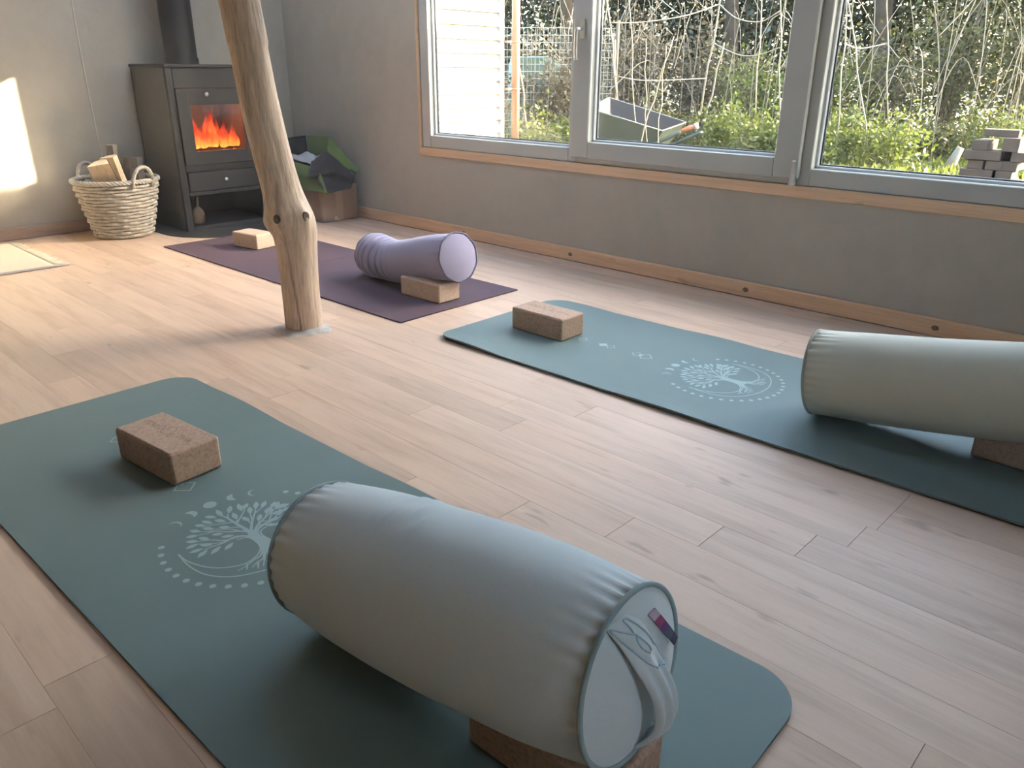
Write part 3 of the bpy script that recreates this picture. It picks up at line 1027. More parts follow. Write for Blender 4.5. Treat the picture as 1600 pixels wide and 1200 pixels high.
for i in range(nt_):
    for j in range(nw):
        F.append((i * m_ + j, (i + 1) * m_ + j, (i + 1) * m_ + j + 1, i * m_ + j + 1))
        F.append((o_ + i * m_ + j, o_ + i * m_ + j + 1, o_ + (i + 1) * m_ + j + 1, o_ + (i + 1) * m_ + j))
    F.append((i * m_, o_ + i * m_, o_ + (i + 1) * m_, (i + 1) * m_))
    F.append((i * m_ + nw, (i + 1) * m_ + nw, o_ + (i + 1) * m_ + nw, o_ + i * m_ + nw))
strap = mk('carry_strap', (V, F), MT['sage'], parent=fb, smooth=True)
def to_strap(s, u):
    # nearest strap parameter to a cap-plane point
    best = min(((strap_c(t / 200)[1] - u) ** 2, t / 200) for t in range(201))[1]
    c = strap_c(best)
    wid = 0.029 - 0.008 * min(1, best / 0.55)
    return best, max(-0.92, min(0.92, (s - c[0]) / wid))
LOT = [[(0.0072, 0.0368), (0.0203, 0.0481), (0.0362, 0.0705), (0.0431, 0.0828), (0.0457, 0.0915), (0.0326, 0.0851), (0.0184, 0.0772), (0.0083, 0.0645), (0.0049, 0.0558), (0.0116, 0.0558), (0.0193, 0.0639), (0.0214, 0.0726), (0.0184, 0.0768)],
       [(0.021, 0.0796), (0.0218, 0.0873), (0.0251, 0.0973), (0.0174, 0.0935), (0.0046, 0.0794), (-0.0043, 0.065), (-0.0055, 0.056)],
       [(-0.008, 0.0544), (-0.0123, 0.0416), (-0.0097, 0.0339), (0.0016, 0.0353)]]
em = []
for l in LOT:
    pts = []
    for (s, u, _) in spline([(a_, b_, 0) for a_, b_ in l], 6):
        t, w = to_strap(s, u - 0.004)
        pts.append(tuple(strap_p(max(t, 0.03), w, 0.0006)))
    em.append(tube(pts, 0.0013, 6))
mk('embroidery', J(*em), MT['thread'], parent=strap, smooth=True, label='pale blue stitched lotus outline')
# striped tag
tcol = [(0.50, 0.42, 0.50), (0.26, 0.035, 0.12), (0.115, 0.035, 0.16), (0.045, 0.085, 0.12), (0.02, 0.027, 0.06)]
tm = [plain('tag_colour', c, 0.6, 0.05) for c in tcol]
V, F, fm = [], [], []
segs = [0, 0.2, 0.4, 0.6, 0.8, 1.0]
for t in segs:
    for w in (-1, 1):
        for h in (0.0, 0.0014):
            s = -0.027 - 0.034 * t + w * 0.0095
            u = 0.074 - 0.056 * t + w * 0.0012
            rr = math.hypot(s, u)
            off = 0.026 * (1 - min(1, rr / 0.104) ** 2.2) + 0.0012 + 0.006 * t * t + h
            V.append(tuple(capp(s, u, off)))
for i in range(5):
    b = i * 4
    for q in ((b + 1, b + 3, b + 7, b + 5), (b, b + 4, b + 6, b + 2), (b, b + 1, b + 5, b + 4), (b + 2, b + 6, b + 7, b + 3)):
        F.append(q)
        fm.append(i)
tg = mk('fabric_tag', (V, F), tm, parent=fb, label='small tag striped magenta, purple, teal and navy', fixn=True)
tg.data.polygons.foreach_set('material_index', fm)

# cream bolster by the window wall
cb = thing('bolster', (4.22, -0.90, ZM), 'cream round bolster cut by the picture edge near the window wall', 'bolster')
def flat_mid(p):
    z = p.z
    if z < ZM + 0.0008:
        z = ZM + 0.0008
    if p.x > 4.30 and -0.93 < p.y < -0.80 and z < ZM + 0.0768:
        z = ZM + 0.0768
    return z
bolster((3.9289, -0.9339, 0.1162), (4.5596, -0.8729, 0.2051), 0.106, 0.1115, cb, 'cream', 'cream_piping', 0.026, flat_mid, None, 5, sag=0.006)

# slumped lilac bolster
lb = thing('bolster', (2.2, -0.86, 0.0052), 'lilac slumped bolster with wrinkled far end on the plum mat', 'bolster')
SP = spline([(1.915, -0.835, 0.094), (1.985, -0.84, 0.090), (2.10, -0.845, 0.090), (2.22, -0.85, 0.112), (2.34, -0.853, 0.143), (2.489, -0.856, 0.1715)], 34)
Pn, Tn, Nn, Bn = frames(SP)
na = 120
m = len(Pn)
V, F = [], []
for i in range(m):
    t = i / (m - 1)
    R = 0.0905 - 0.006 * math.exp(-((t - 0.33) / 0.16) ** 2)
    if t < 0.1:
        R *= 0.90 + 0.10 * math.sqrt(t / 0.1)
    for k in range(na):
        an = 2 * math.pi * k / na
        nx = (Nn[i] * math.cos(an) + Bn[i] * math.sin(an))
        # wrap-around wrinkles where it folds down
        env = math.exp(-((t - 0.20) / 0.18) ** 2)
        ph = t * 0.6 / 0.042 * 2 * math.pi + 1.6 * math.sin(an + 0.7) + 1.6 * mnoise.noise(Vector((math.cos(an), math.sin(an), t * 4)))
        amt = 0.35 + 0.9 * max(0, 0.4 + mnoise.noise(Vector((math.cos(an) * 1.7, math.sin(an) * 1.7, 9 + t * 6))))
        wr = -0.034 * env * amt * max(0.0, math.cos(ph)) ** 7 + 0.006 * env
        d2 = (1 - t) * 0.6
        wr += 0.0018 * math.sin(an * 22) * math.exp(-d2 / 0.02) * min(1, d2 / 0.003)
        p = Pn[i] + nx * (R + wr)
        # fabric overhang at the far end top
        if p.z < 0.006:
            p.z = 0.006
        if p.x > 2.258 and -0.965 < p.y < -0.84 and p.z < 0.0797:
            p.z = 0.0797
        V.append(tuple(p))
for i in range(m - 1):
    for k in range(na):
        l = (k + 1) % na
        F.append((i * na + k, i * na + l, (i + 1) * na + l, (i + 1) * na + k))
mk('cover', (V, F), MT['lilac'], parent=lb, smooth=True)
for (i, sg, bul) in ((m - 1, 1, 0.014), (0, -1, 0.02)):
    c0, R = Pn[i], (0.0905 if sg > 0 else 0.0815)
    V, F = [], []
    for q in range(13):
        f = q / 12
        for k in range(64):
            an = 2 * math.pi * k / 64
            p = c0 + Tn[i] * sg * (bul * (1 - f ** 2.4) + 0.002 * math.sin(an * 2 + 1) * f * (1 - f)) + (Nn[i] * math.cos(an) + Bn[i] * math.sin(an)) * R * 0.998 * f
            p.z = max(p.z, 0.006)
            V.append(tuple(p))
    for q in range(12):
        for k in range(64):
            l = (k + 1) % 64
            F.append((q * 64 + k, q * 64 + l, (q + 1) * 64 + l, (q + 1) * 64 + k))
    mk('end_panel', (V, F), MT['lilac'], parent=lb, smooth=True)
    P = []
    for k in range(96):
        an = 2 * math.pi * k / 96
        p = c0 + (Nn[i] * math.cos(an) + Bn[i] * math.sin(an)) * (R + 0.002 + 0.0012 * math.sin(an * 9))
        p.z = max(p.z, 0.0075)
        P.append(tuple(p))
    mk('piping', tube(P, 0.0038, 7, closed=True), MT['lilac_piping'], parent=lb, smooth=True)
# ------------------------------------------------------------------ wood stove
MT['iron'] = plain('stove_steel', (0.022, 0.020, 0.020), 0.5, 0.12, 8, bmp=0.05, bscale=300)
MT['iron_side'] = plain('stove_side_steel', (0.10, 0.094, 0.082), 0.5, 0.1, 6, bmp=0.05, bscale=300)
MT['firebrick'] = plain('sooty_firebrick', (0.10, 0.075, 0.06), 0.9, 0.3, 20)
MT['char'] = plain('charred_log', (0.05, 0.035, 0.03), 0.9, 0.4, 40, bmp=0.6, bscale=60)
SX, SY0s, SY1s, SH = 0.50, -0.995, -0.505, 0.85
stove = thing('wood_stove', (0.27, -0.75, 0.003), 'black steel wood stove with fire burning behind its glass', 'stove')
YC = -0.75
# floor plate with a curved front
fpl = [(0.025, SY0s - 0.10), (0.40, SY0s - 0.10)]
fpl += [(0.40 + 0.34 * math.sin(t), YC - 0.345 * math.cos(t)) for t in np.linspace(0.12, math.pi - 0.12, 24)]
fpl += [(0.40, SY1s + 0.10), (0.025, SY1s + 0.10)]
mk('floor_plate', prism(fpl, 2, 0.0006, 0.0036), plain('floor_plate_steel', (0.05, 0.047, 0.045), 0.4, 0.1), origin=(0.27, -0.75, 0.0006),
   label='black steel floor plate with curved front under the wood stove', cat='floor plate')
# body: sides, back, plinth, floor and shelf walls round the openings
FX = SX - 0.012          # plane of the front sheet
front = []
yL, yR = SY0s, SY1s
dz0, dz1, dy0, dy1 = 0.352, 0.731, -0.960, -0.540       # door
wz0, wz1, wy0, wy1 = 0.418, 0.652, -0.893, -0.607       # door glass
rz0, rz1 = 0.212, 0.312                                  # drawer
cz0, cz1 = 0.028, 0.190                                  # open compartment
def fr(y0, y1, z0, z1, x0=0.475, x1=SX, c=0.0015):
    return cbox(x0, x1, y0, y1, z0, z1, c)
body = J(fr(yL, dy0 - 0.001, 0.003, SH - 0.018), fr(dy1 + 0.001, yR, 0.003, SH - 0.018),
         fr(dy0, dy1, dz1 + 0.002, SH - 0.018), fr(dy0, dy1, rz1 + 0.002, dz0 - 0.002), fr(dy0, dy1, cz1, rz0 - 0.002), fr(dy0, dy1, 0.003, cz0),
         cbox(0.075, 0.09, yL, yR, 0.003, SH - 0.018), cbox(0.09, 0.475, yR - 0.012, yR, 0.003, SH - 0.018),
         cbox(0.09, 0.475, yL + 0.012, yR - 0.012, cz0 - 0.02, cz0), cbox(0.09, 0.475, yL + 0.012, yR - 0.012, 0.196, 0.208),
         cbox(0.09, 0.475, yL + 0.012, yR - 0.012, 0.318, 0.345))
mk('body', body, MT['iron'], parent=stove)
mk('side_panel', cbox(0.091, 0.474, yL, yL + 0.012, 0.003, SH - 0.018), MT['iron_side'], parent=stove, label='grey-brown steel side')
mk('top_plate', cbox(0.07, SX + 0.012, yL - 0.006, yR + 0.012, SH - 0.0175, SH, 0.004), MT['iron'], parent=stove)
door = mk('door', J(cbox(SX - 0.006, SX + 0.012, dy0, wy0, dz0, dz1, 0.0004), cbox(SX - 0.006, SX + 0.012, wy1, dy1, dz0, dz1, 0.0004),
                    cbox(SX - 0.006, SX + 0.012, wy0, wy1, dz0, wz0, 0.0004), cbox(SX - 0.006, SX + 0.012, wy0, wy1, wz1, dz1, 0.0004)), MT['iron'], parent=stove)
mk('glass', cbox(SX - 0.002, SX + 0.003, wy0 + 0.0005, wy1 - 0.0005, wz0 + 0.0005, wz1 - 0.0005), MT['stove_glass'], parent=door)
mk('air_knob', J(tube([(SX + 0.011, -0.806, 0.704), (SX + 0.032, -0.806, 0.704)], [0.004, 0.004], 10), tube([(SX + 0.024, -0.806, 0.704), (SX + 0.028, -0.806, 0.704), (SX + 0.036, -0.806, 0.704), (SX + 0.04, -0.806, 0.704)], [0.006, 0.011, 0.011, 0.006], 14)), MT['chrome'], parent=door, smooth=True, label='chrome knob')
mk('door_handle', J(tube(spline([(SX + 0.011, -0.585, 0.575), (SX + 0.035, -0.585, 0.57), (SX + 0.042, -0.585, 0.54), (SX + 0.035, -0.585, 0.50)], 6), 0.006, 10)), MT['chrome'], parent=door, smooth=True, label='chrome handle')
drw = mk('drawer', cbox(SX - 0.02, SX + 0.006, dy0 + 0.004, dy1 - 0.004, rz0, rz1, 0.003), MT['iron'], parent=stove)
mk('drawer_knob', J(tube([(SX + 0.005, YC, 0.265), (SX + 0.012, YC, 0.265), (SX + 0.016, YC, 0.265), (SX + 0.022, YC, 0.265), (SX + 0.026, YC, 0.265)], [0.004, 0.004, 0.010, 0.011, 0.006], 14)), MT['chrome'], parent=drw, smooth=True, label='chrome knob')
mk('firebox', J(cbox(0.16, 0.172, -0.93, -0.57, 0.346, 0.74), cbox(0.172, 0.474, -0.942, -0.93, 0.346, 0.74), cbox(0.172, 0.474, -0.57, -0.558, 0.346, 0.74),
                cbox(0.16, 0.474, -0.942, -0.558, 0.345, 0.40), cbox(0.16, 0.474, -0.942, -0.558, 0.74, 0.75)), MT['firebrick'], parent=stove)
fl = J(tube([(0.24, -0.90, 0.425), (0.25, -0.60, 0.43)], 0.028, 9), tube([(0.36, -0.89, 0.42), (0.35, -0.61, 0.42)], 0.02, 9), tube([(0.25, -0.86, 0.475), (0.33, -0.64, 0.46)], 0.022, 9))
mk('burning_log', fl, MT['char'], parent=stove, smooth=True)
# flames
def flame_mat():
    m, nt, b = newmat('flame')
    nt.nodes.remove(b)
    out = nt.nodes['Material Output']
    tc = nd(nt, 'ShaderNodeTexCoord')
    sp = nd(nt, 'ShaderNodeSeparateXYZ')
    nt.links.new(tc.outputs['Generated'], sp.inputs[0])
    v = coords(nt, (30, 30, 12))
    f = noise_tex(nt, v, 1.5, 4)
    ad = nd(nt, 'ShaderNodeMath', operation='MULTIPLY_ADD')
    ad.inputs[1].default_value = 0.75
    nt.links.new(f, ad.inputs[0])
    nt.links.new(sp.outputs['Z'], ad.inputs[2])
    c = ramp(nt, ad.outputs[0], [(0.30, (1.0, 0.50, 0.10)), (0.48, (1.0, 0.22, 0.03)), (0.75, (0.75, 0.07, 0.012)), (1.0, (0.25, 0.015, 0.004))])
    e = nd(nt, 'ShaderNodeEmission')
    e.inputs['Strength'].default_value = 1.5
    nt.links.new(c, e.inputs[0])
    t = nd(nt, 'ShaderNodeBsdfTransparent')
    mx = nd(nt, 'ShaderNodeMixShader')
    fa = nd(nt, 'ShaderNodeMapRange')
    fa.inputs['From Min'].default_value = 0.55
    fa.inputs['From Max'].default_value = 1.25
    fa.inputs['To Min'].default_value = 0.95
    fa.inputs['To Max'].default_value = 0.1
    nt.links.new(ad.outputs[0], fa.inputs['Value'])
    nt.links.new(fa.outputs[0], mx.inputs[0])
    nt.links.new(t.outputs[0], mx.inputs[1])
    nt.links.new(e.outputs[0], mx.inputs[2])
    nt.links.new(mx.outputs[0], out.inputs['Surface'])
    return m
MT['flame'] = flame_mat()
rg = random.Random(5)
for i in range(30):
    yb = -0.885 + 0.27 * ((i * 7) % 30 + 0.5) / 30 + rg.uniform(-0.01, 0.01)
    xb = rg.uniform(0.30, 0.455)
    h = rg.uniform(0.09, 0.215) * (0.75 + 0.4 * math.sin(math.pi * (yb + 0.89) / 0.28))
    z0 = 0.43
    P, R_ = [], []
    ph = rg.uniform(0, 6)
    for q in range(12):
        t = q / 11
        P.append((xb + 0.010 * math.sin(ph + 4 * t), yb + 0.016 * math.sin(ph * 1.7 + 5 * t) * t + 0.03 * t * t * (1 if i < 9 else -0.4), z0 + h * t))
        R_.append(0.022 * (math.sin(math.pi * min(1, t * 1.0 + 0.18)) ** 0.8) * (1 - t) ** 0.35 + 0.001)
    mk('flame', tube(P, R_, 8), MT['flame'], parent=stove, smooth=True)
emb = plain('embers', (0.3, 0.05, 0.02), 0.9)
eb = emb.node_tree.nodes['Principled BSDF']
eb.inputs['Emission Color'].default_value = (1.0, 0.22, 0.04, 1)
eb.inputs['Emission Strength'].default_value = 0.7
V, F = [], []
for i in range(25):
    for j in range(31):
        xx, yy = 0.20 + 0.26 * i / 24, -0.92 + 0.34 * j / 30
        V.append((xx, yy, 0.402 + 0.012 * abs(mnoise.noise(Vector((xx * 50, yy * 50, 1))))))
for i in range(24):
    for j in range(30):
        F.append((i * 31 + j, i * 31 + j + 1, (i + 1) * 31 + j + 1, (i + 1) * 31 + j))
mk('ember_bed', (V, F), emb, parent=stove, smooth=True)
fire = bpy.data.lights.new('fire_glow', 'POINT')
fire.energy = 1.6
fire.color = (1.0, 0.32, 0.07)
fire.shadow_soft_size = 0.05
fo = bpy.data.objects.new('fire_glow', fire)
C.objects.link(fo)
fo.parent = stove
fo.location = Vector((0.40, -0.75, 0.56)) - wloc(stove)
# flue pipe
PX, PY, PRd = 0.285, -0.80, 0.082
mk('flue_pipe', J(lathe([(PRd, SH - 0.002), (PRd, RZ - 0.001)], 40, (PX, PY, 0)), lathe([(PRd + 0.005, SH - 0.001), (PRd + 0.005, SH + 0.03)], 40, (PX, PY, 0))), MT['iron'], parent=stove, smooth=False)
smooth_angle(bpy.data.objects[[o.name for o in stove.children if o.name.startswith('flue_pipe')][0]], 40)

stove.location += Vector((-0.045, 0.018, 0))

# hand brush standing in the open compartment
hb = thing('hand_brush', (0.40, -0.885, cz0), 'small brown hand brush standing in the stove compartment', 'brush')
brm = wood('brush_wood', (0.15, 0.10, 0.065), (0.10, 0.065, 0.04), (20, 20, 4), 0.6, tint=0)
pr = [(0.0, 0.0), (0.026, 0.0), (0.034, 0.012), (0.036, 0.05), (0.030, 0.075), (0.014, 0.090), (0.009, 0.096), (0.0, 0.097)]
hv = lathe([(max(r, 0.0005), z) for r, z in pr], 20)
Tb = Matrix.Translation((0.40, -0.885, cz0 + 0.002)) @ Matrix.Scale(0.55, 4, (1, 0, 0))
mk('bristles', xf(hv, Tb), brm, parent=hb, smooth=True)
mk('handle', tube(spline([(0.40, -0.885, cz0 + 0.09), (0.398, -0.882, cz0 + 0.115), (0.394, -0.877, cz0 + 0.15)], 5), [0.008] * 6 + [0.0075] * 4 + [0.004], 10), brm, parent=hb, smooth=True)

# ------------------------------------------------------------------ wicker basket with firewood
MT['wicker'] = plain('bleached_wicker', (0.52, 0.475, 0.40), 0.7, 0.22, 40, bmp=0.2, bscale=220)
MT['wicker_in'] = plain('wicker_lining', (0.22, 0.18, 0.13), 0.9, 0.2, 30)
BC = Vector((0.275, -1.243, 0.0))
bk = thing('wicker_basket', (BC.x, BC.y, 0.0008), 'bleached wicker basket holding firewood beside the stove', 'basket')
def brad(z):
    return 0.130 + (0.199 - 0.130) * (z / 0.285) ** 0.85
NST = 20
rows = []
for r_ in range(16):
    z = 0.016 + 0.0168 * r_
    P = []
    R = brad(z)
    nseg = NST * 6
    for k in range(nseg):
        a = 2 * math.pi * k / nseg
        w = 0.0065 * math.cos(a * NST / 2 + math.pi * r_)
        P.append((BC.x + (R + w) * math.cos(a), BC.y + (R + w) * math.sin(a), z + 0.0012 * math.sin(a * 5 + r_)))
    rows.append(tube(P, 0.0082, 7, closed=True))
mk('woven_sides', J(*rows), MT['wicker'], parent=bk, smooth=True, fixn=False)
stk = []
for k in range(NST):
    a = 2 * math.pi * (k + 0.5) / NST
    stk.append(tube([(BC.x + brad(z) * math.cos(a), BC.y + brad(z) * math.sin(a), z) for z in (0.006, 0.08, 0.16, 0.24, 0.29)], 0.0045, 6))
mk('stakes', J(*stk), MT['wicker'], parent=bk, smooth=True, fixn=False)
def braid(Pc, r, rs, turns, nseg, strands=3, closed=True):
    out = []
    for s in range(strands):
        P = []
        Pv, Tt, Nn_, Bb = frames(Pc)
        for i in range(len(Pv)):
            t = i / (len(Pv) - (0 if closed else 1))
            a = 2 * math.pi * (turns * t + s / strands)
            P.append(tuple(Pv[i] + (Nn_[i] * math.cos(a) + Bb[i] * math.sin(a)) * r))
        out.append(tube(P, rs, 6, closed=closed))
    return J(*out)
rimP = [(BC.x + 0.203 * math.cos(2 * math.pi * k / 240), BC.y + 0.203 * math.sin(2 * math.pi * k / 240), 0.291) for k in range(240)]
mk('rim', braid(rimP, 0.0065, 0.0068, 22, 240), MT['wicker'], parent=bk, smooth=True, fixn=False)
footP = [(BC.x + 0.133 * math.cos(2 * math.pi * k / 200), BC.y + 0.133 * math.sin(2 * math.pi * k / 200), 0.012) for k in range(200)]
mk('foot_braid', braid(footP, 0.004, 0.0055, 20, 200), MT['wicker'], parent=bk, smooth=True, fixn=False)
mk('lining', lathe([(0.118, 0.008), (0.128, 0.012), (0.189, 0.28)], 48, (BC.x, BC.y, 0)), MT['wicker_in'], parent=bk, smooth=True)
bk.children[-1].data.polygons  # open top below
me = bk.children[-1]
for o in bk.children:
    if o.name.startswith('lining'):
        import bmesh
        bm = bmesh.new()
        bm.from_mesh(o.data)
        top = max(bm.faces, key=lambda f: (len(f.verts), f.calc_center_median().z))
        bmesh.ops.delete(bm, geom=[max([f for f in bm.faces if len(f.verts) > 8], key=lambda f: f.calc_center_median().z)], context='FACES')
        bm.to_mesh(o.data)
        bm.free()
        so = o.modifiers.new('thickness', 'SOLIDIFY')
        so.thickness = 0.002
for hang in (math.radians(18), math.radians(18 + 180)):
    hc = BC + Vector((math.cos(hang) * 0.203, math.sin(hang) * 0.203, 0.285))
    tdir = Vector((-math.sin(hang), math.cos(hang), 0))
    out_ = Vector((math.cos(hang), math.sin(hang), 0))
    P = []
    for q in range(41):
        t = math.pi * q / 40
        P.append(tuple(hc + tdir * 0.062 * math.cos(t) + Vector((0, 0, 1)) * (0.098 * math.sin(t) ** 0.8 - 0.02) + out_ * (0.012 * math.sin(t))))
    mk('handle', braid(P, 0.0045, 0.0058, 7, 41, 3, False), MT['wicker'], parent=bk, smooth=True, fixn=False)

MT['split_pale'] = wood('split_wood_pale', (0.78, 0.63, 0.44), (0.62, 0.45, 0.28), (14, 14, 1.6), 0.7, tint=0.1)
MT['split_grey'] = wood('split_wood_grey', (0.48, 0.40, 0.31), (0.33, 0.26, 0.2), (14, 14, 1.6), 0.75, tint=0.1)
MT['bark'] = plain('bark', (0.20, 0.15, 0.11), 0.9, 0.3, 30, bmp=0.6, bscale=50)
def firewood(base, top, w, d, turn, label, mat):
    base, top = Vector(base), Vector(top)
    ax_ = (top - base).normalized()
    L = (top - base).length
    q = ax_.to_track_quat('Z', 'Y').to_matrix().to_4x4()
    T = Matrix.Translation(base) @ q @ Matrix.Rotation(turn, 4, 'Z')
    root = thing('firewood_log', base, label, 'firewood', 'firewood in the wicker basket')
    out = [(-w, -d * 0.5), (w * 0.9, -d * 0.6), (w * 0.55, d * 0.3), (0.0, d * 0.62), (-w * 0.6, d * 0.35)]
    V, F = [], []
    nzs = 8
    for i in range(nzs + 1):
        for (a, b) in out:
            j = 1 + 0.05 * mnoise.noise(Vector((a * 40, b * 40, i * 0.9 + L)))
            V.append((a * j, b * j, L * i / nzs))
    n = len(out)
    for i in range(nzs):
        for k in range(n):
            l = (k + 1) % n
            F.append((i * n + k, i * n + l, (i + 1) * n + l, (i + 1) * n + k))
    F.append(tuple(range(n))[::-1])
    F.append(tuple(nzs * n + k for k in range(n)))
    mk('split_wood', xf((V, F), T), MT[mat], parent=root)
    bk_ = []
    for i in range(nzs + 1):
        for (a, b) in out[2:5]:
            bk_.append((a * 1.05, b * 1.06 + 0.002, L * i / nzs * 0.985 + 0.002))
    Fb = []
    for i in range(nzs):
        for k in range(2):
            Fb.append((i * 3 + k, i * 3 + k + 1, (i + 1) * 3 + k + 1, (i + 1) * 3 + k))
    mk('bark', xf((bk_, Fb), T), MT['bark'], parent=root)
    return root
# directions: -Y is the photo's left, +X towards the viewer
firewood((0.335, -1.215, 0.06), (0.39, -1.345, 0.392), 0.058, 0.055, 0.5, 'pale split log leaning left out of the basket, in the sun', 'split_pale')
firewood((0.285, -1.175, 0.06), (0.285, -1.25, 0.408), 0.05, 0.055, 0.45, 'pale split log in the middle of the basket', 'split_pale')
firewood((0.185, -1.225, 0.06), (0.165, -1.20, 0.455), 0.028, 0.045, 0.3, 'thin pale split log standing tallest in the basket', 'split_pale')
firewood((0.22, -1.155, 0.06), (0.20, -1.12, 0.39), 0.058, 0.05, 0.5, 'grey weathered split log on the stove side of the basket', 'split_grey')
firewood((0.20, -1.28, 0.05), (0.19, -1.30, 0.32), 0.04, 0.05, 0.4, 'low split log at the back of the basket', 'split_grey')

# ------------------------------------------------------------------ cardboard box and green bag
MT['card'] = plain('cardboard', (0.36, 0.245, 0.165), 0.85, 0.06, 8, bmp=0.08, bscale=120)
MT['tape'] = plain('parcel_tape', (0.44, 0.32, 0.22), 0.35, 0.05)
MT['paper'] = plain('torn_paper', (0.62, 0.58, 0.52), 0.9)
bxr = thing('cardboard_box', (0.52, -0.17, 0.0008), 'brown cardboard box in the corner under the green bag', 'box')
bx0, bx1, by0, by1, bz = 0.30, 0.715, -0.295, -0.045, 0.205
t_ = 0.004
mk('box_walls', J(cbox(bx0, bx1, by0, by0 + t_, 0.0008, bz), cbox(bx0, bx1, by1 - t_, by1, 0.0008, bz), cbox(bx0, bx0 + t_, by0, by1, 0.0008, bz), cbox(bx1 - t_, bx1, by0, by1, 0.0008, bz), cbox(bx0, bx1, by0, by1, 0.0008, 0.005)), MT['card'], parent=bxr)
mk('tape', J(cbox(bx1 - 0.0005, bx1 + 0.0008, -0.20, -0.15, 0.0008, bz), cbox(bx1 - 0.018, bx1 + 0.0006, by0 - 0.0008, by0 + 0.0004, 0.001, bz)), MT['tape'], parent=bxr)
mk('torn_label', prism([(-0.215, 0.004), (-0.165, 0.004), (-0.19, 0.012), (-0.205, 0.034), (-0.213, 0.02)], 0, bx1 + 0.0009, bx1 + 0.0018), MT['paper'], parent=bxr, label='pale torn label')
for nm, q in (('flap', cbox(bx0 + 0.01, bx1 - 0.01, by0 + 0.005, -0.172, bz - 0.006, bz - 0.002)), ('flap', cbox(bx0 + 0.01, bx1 - 0.01, -0.170, by1 - 0.005, bz - 0.006, bz - 0.002))):
    mk(nm, q, MT['card'], parent=bxr)

MT['green'] = fabric('green_felt', (0.13, 0.20, 0.045), 0.4)
MT['black_cloth'] = fabric('black_cloth', (0.022, 0.022, 0.027), 0.4)
MT['white_cloth'] = fabric('white_cloth', (0.62, 0.61, 0.60), 0.3)
bag = thing('tote_bag', (0.50, -0.17, bz), 'slumped green and black fabric bag on the cardboard box', 'bag')
def sheet(fn, nu, nv, th=0.004):
    V, F = [], []
    G = [[Vector(fn(i / nu, j / nv)) for j in range(nv + 1)] for i in range(nu + 1)]
    N_ = []
    for i in range(nu + 1):
        for j in range(nv + 1):
            du = G[min(i + 1, nu)][j] - G[max(i - 1, 0)][j]
            dv = G[i][min(j + 1, nv)] - G[i][max(j - 1, 0)]
            nn = du.cross(dv)
            nn = nn.normalized() if nn.length > 1e-12 else Vector((0, 0, 1))
            N_.append(nn)
    m = nv + 1
    for s in (0, 1):
        for i in range(nu + 1):
            for j in range(nv + 1):
                V.append(tuple(G[i][j] + N_[i * m + j] * (th if s else 0)))
    o = (nu + 1) * m
    for i in range(nu):
        for j in range(nv):
            F.append((i * m + j, (i + 1) * m + j, (i + 1) * m + j + 1, i * m + j + 1))
            F.append((o + i * m + j, o + i * m + j + 1, o + (i + 1) * m + j + 1, o + (i + 1) * m + j))
        F.append((i * m, o + i * m, o + (i + 1) * m, (i + 1) * m))
        F.append((i * m + nv, (i + 1) * m + nv, o + (i + 1) * m + nv, o + i * m + nv))
    for j in range(nv):
        F.append((j, j + 1, o + j + 1, o + j))
        F.append((nu * m + j, o + nu * m + j, o + nu * m + j + 1, nu * m + j + 1))
    return V, F
def lerp4(a, b, c, d, u, v):
    a, b, c, d = map(Vector, (a, b, c, d))
    return (a * (1 - u) + b * u) * (1 - v) + (d * (1 - u) + c * u) * v
def cloth(a, b, c, d, bul, dirv, seed, amp=0.012):
    """quad a-b-c-d, bulging along dirv, with soft folds"""
    def fn(u, v):
        p = lerp4(a, b, c, d, u, v)
        k = math.sin(math.pi * u) * math.sin(math.pi * v)
        p += Vector(dirv) * (bul * k)
        p += Vector(dirv) * amp * mnoise.noise(Vector((u * 2.6 + seed, v * 2.6, seed)))
        return p
    return fn
fnts = [
    # rear wall of the bag, standing up against the window wall
    ('back_panel', 'green', cloth((0.28, -0.055, 0.21), (0.66, -0.050, 0.21), (0.529, -0.085, 0.462), (0.28, -0.09, 0.452), 0.01, (0, -1, 0), 1)),
    ('back_corner', 'black_cloth', cloth((0.08, -0.075, 0.23), (0.279, -0.056, 0.21), (0.279, -0.091, 0.452), (0.08, -0.10, 0.425), 0.01, (0, -1, 0), 2)),
    # right end sloping down to the tip
    ('end_panel', 'green', cloth((0.529, -0.085, 0.462), (0.775, -0.065, 0.285), (0.80, -0.12, 0.26), (0.655, -0.19, 0.392), 0.03, (0.7, -0.1, 0.6), 3)),
    ('end_panel', 'black_cloth', cloth((0.655, -0.195, 0.392), (0.80, -0.10, 0.275), (0.812, -0.15, 0.198), (0.70, -0.305, 0.245), 0.03, (0.8, -0.6, 0.3), 4)),
    ('bottom_corner', 'black_cloth', cloth((0.695, -0.31, 0.25), (0.80, -0.115, 0.27), (0.81, -0.15, 0.192), (0.795, -0.305, 0.178), 0.012, (0.8, -0.6, 0), 5, 0.006)),
    # front wall drooping over the box edge
    ('front_panel', 'green', cloth((0.20, -0.29, 0.335), (0.685, -0.282, 0.31), (0.80, -0.305, 0.178), (0.20, -0.315, 0.165), 0.016, (0, -1, 0.15), 6, 0.008)),
    ('front_fold', 'black_cloth', cloth((0.605, -0.27, 0.335), (0.655, -0.20, 0.395), (0.80, -0.235, 0.29), (0.655, -0.335, 0.255), 0.02, (0.3, -0.9, 0.4), 7)),
    ('inner_floor', 'black_cloth', cloth((0.12, -0.28, 0.30), (0.64, -0.25, 0.30), (0.60, -0.10, 0.32), (0.12, -0.10, 0.33), 0.01, (0, 0, 1), 8)),
]
for nm, mt, fn in fnts:
    mk(nm, sheet(fn, 22, 18), MT[mt], parent=bag, smooth=True)
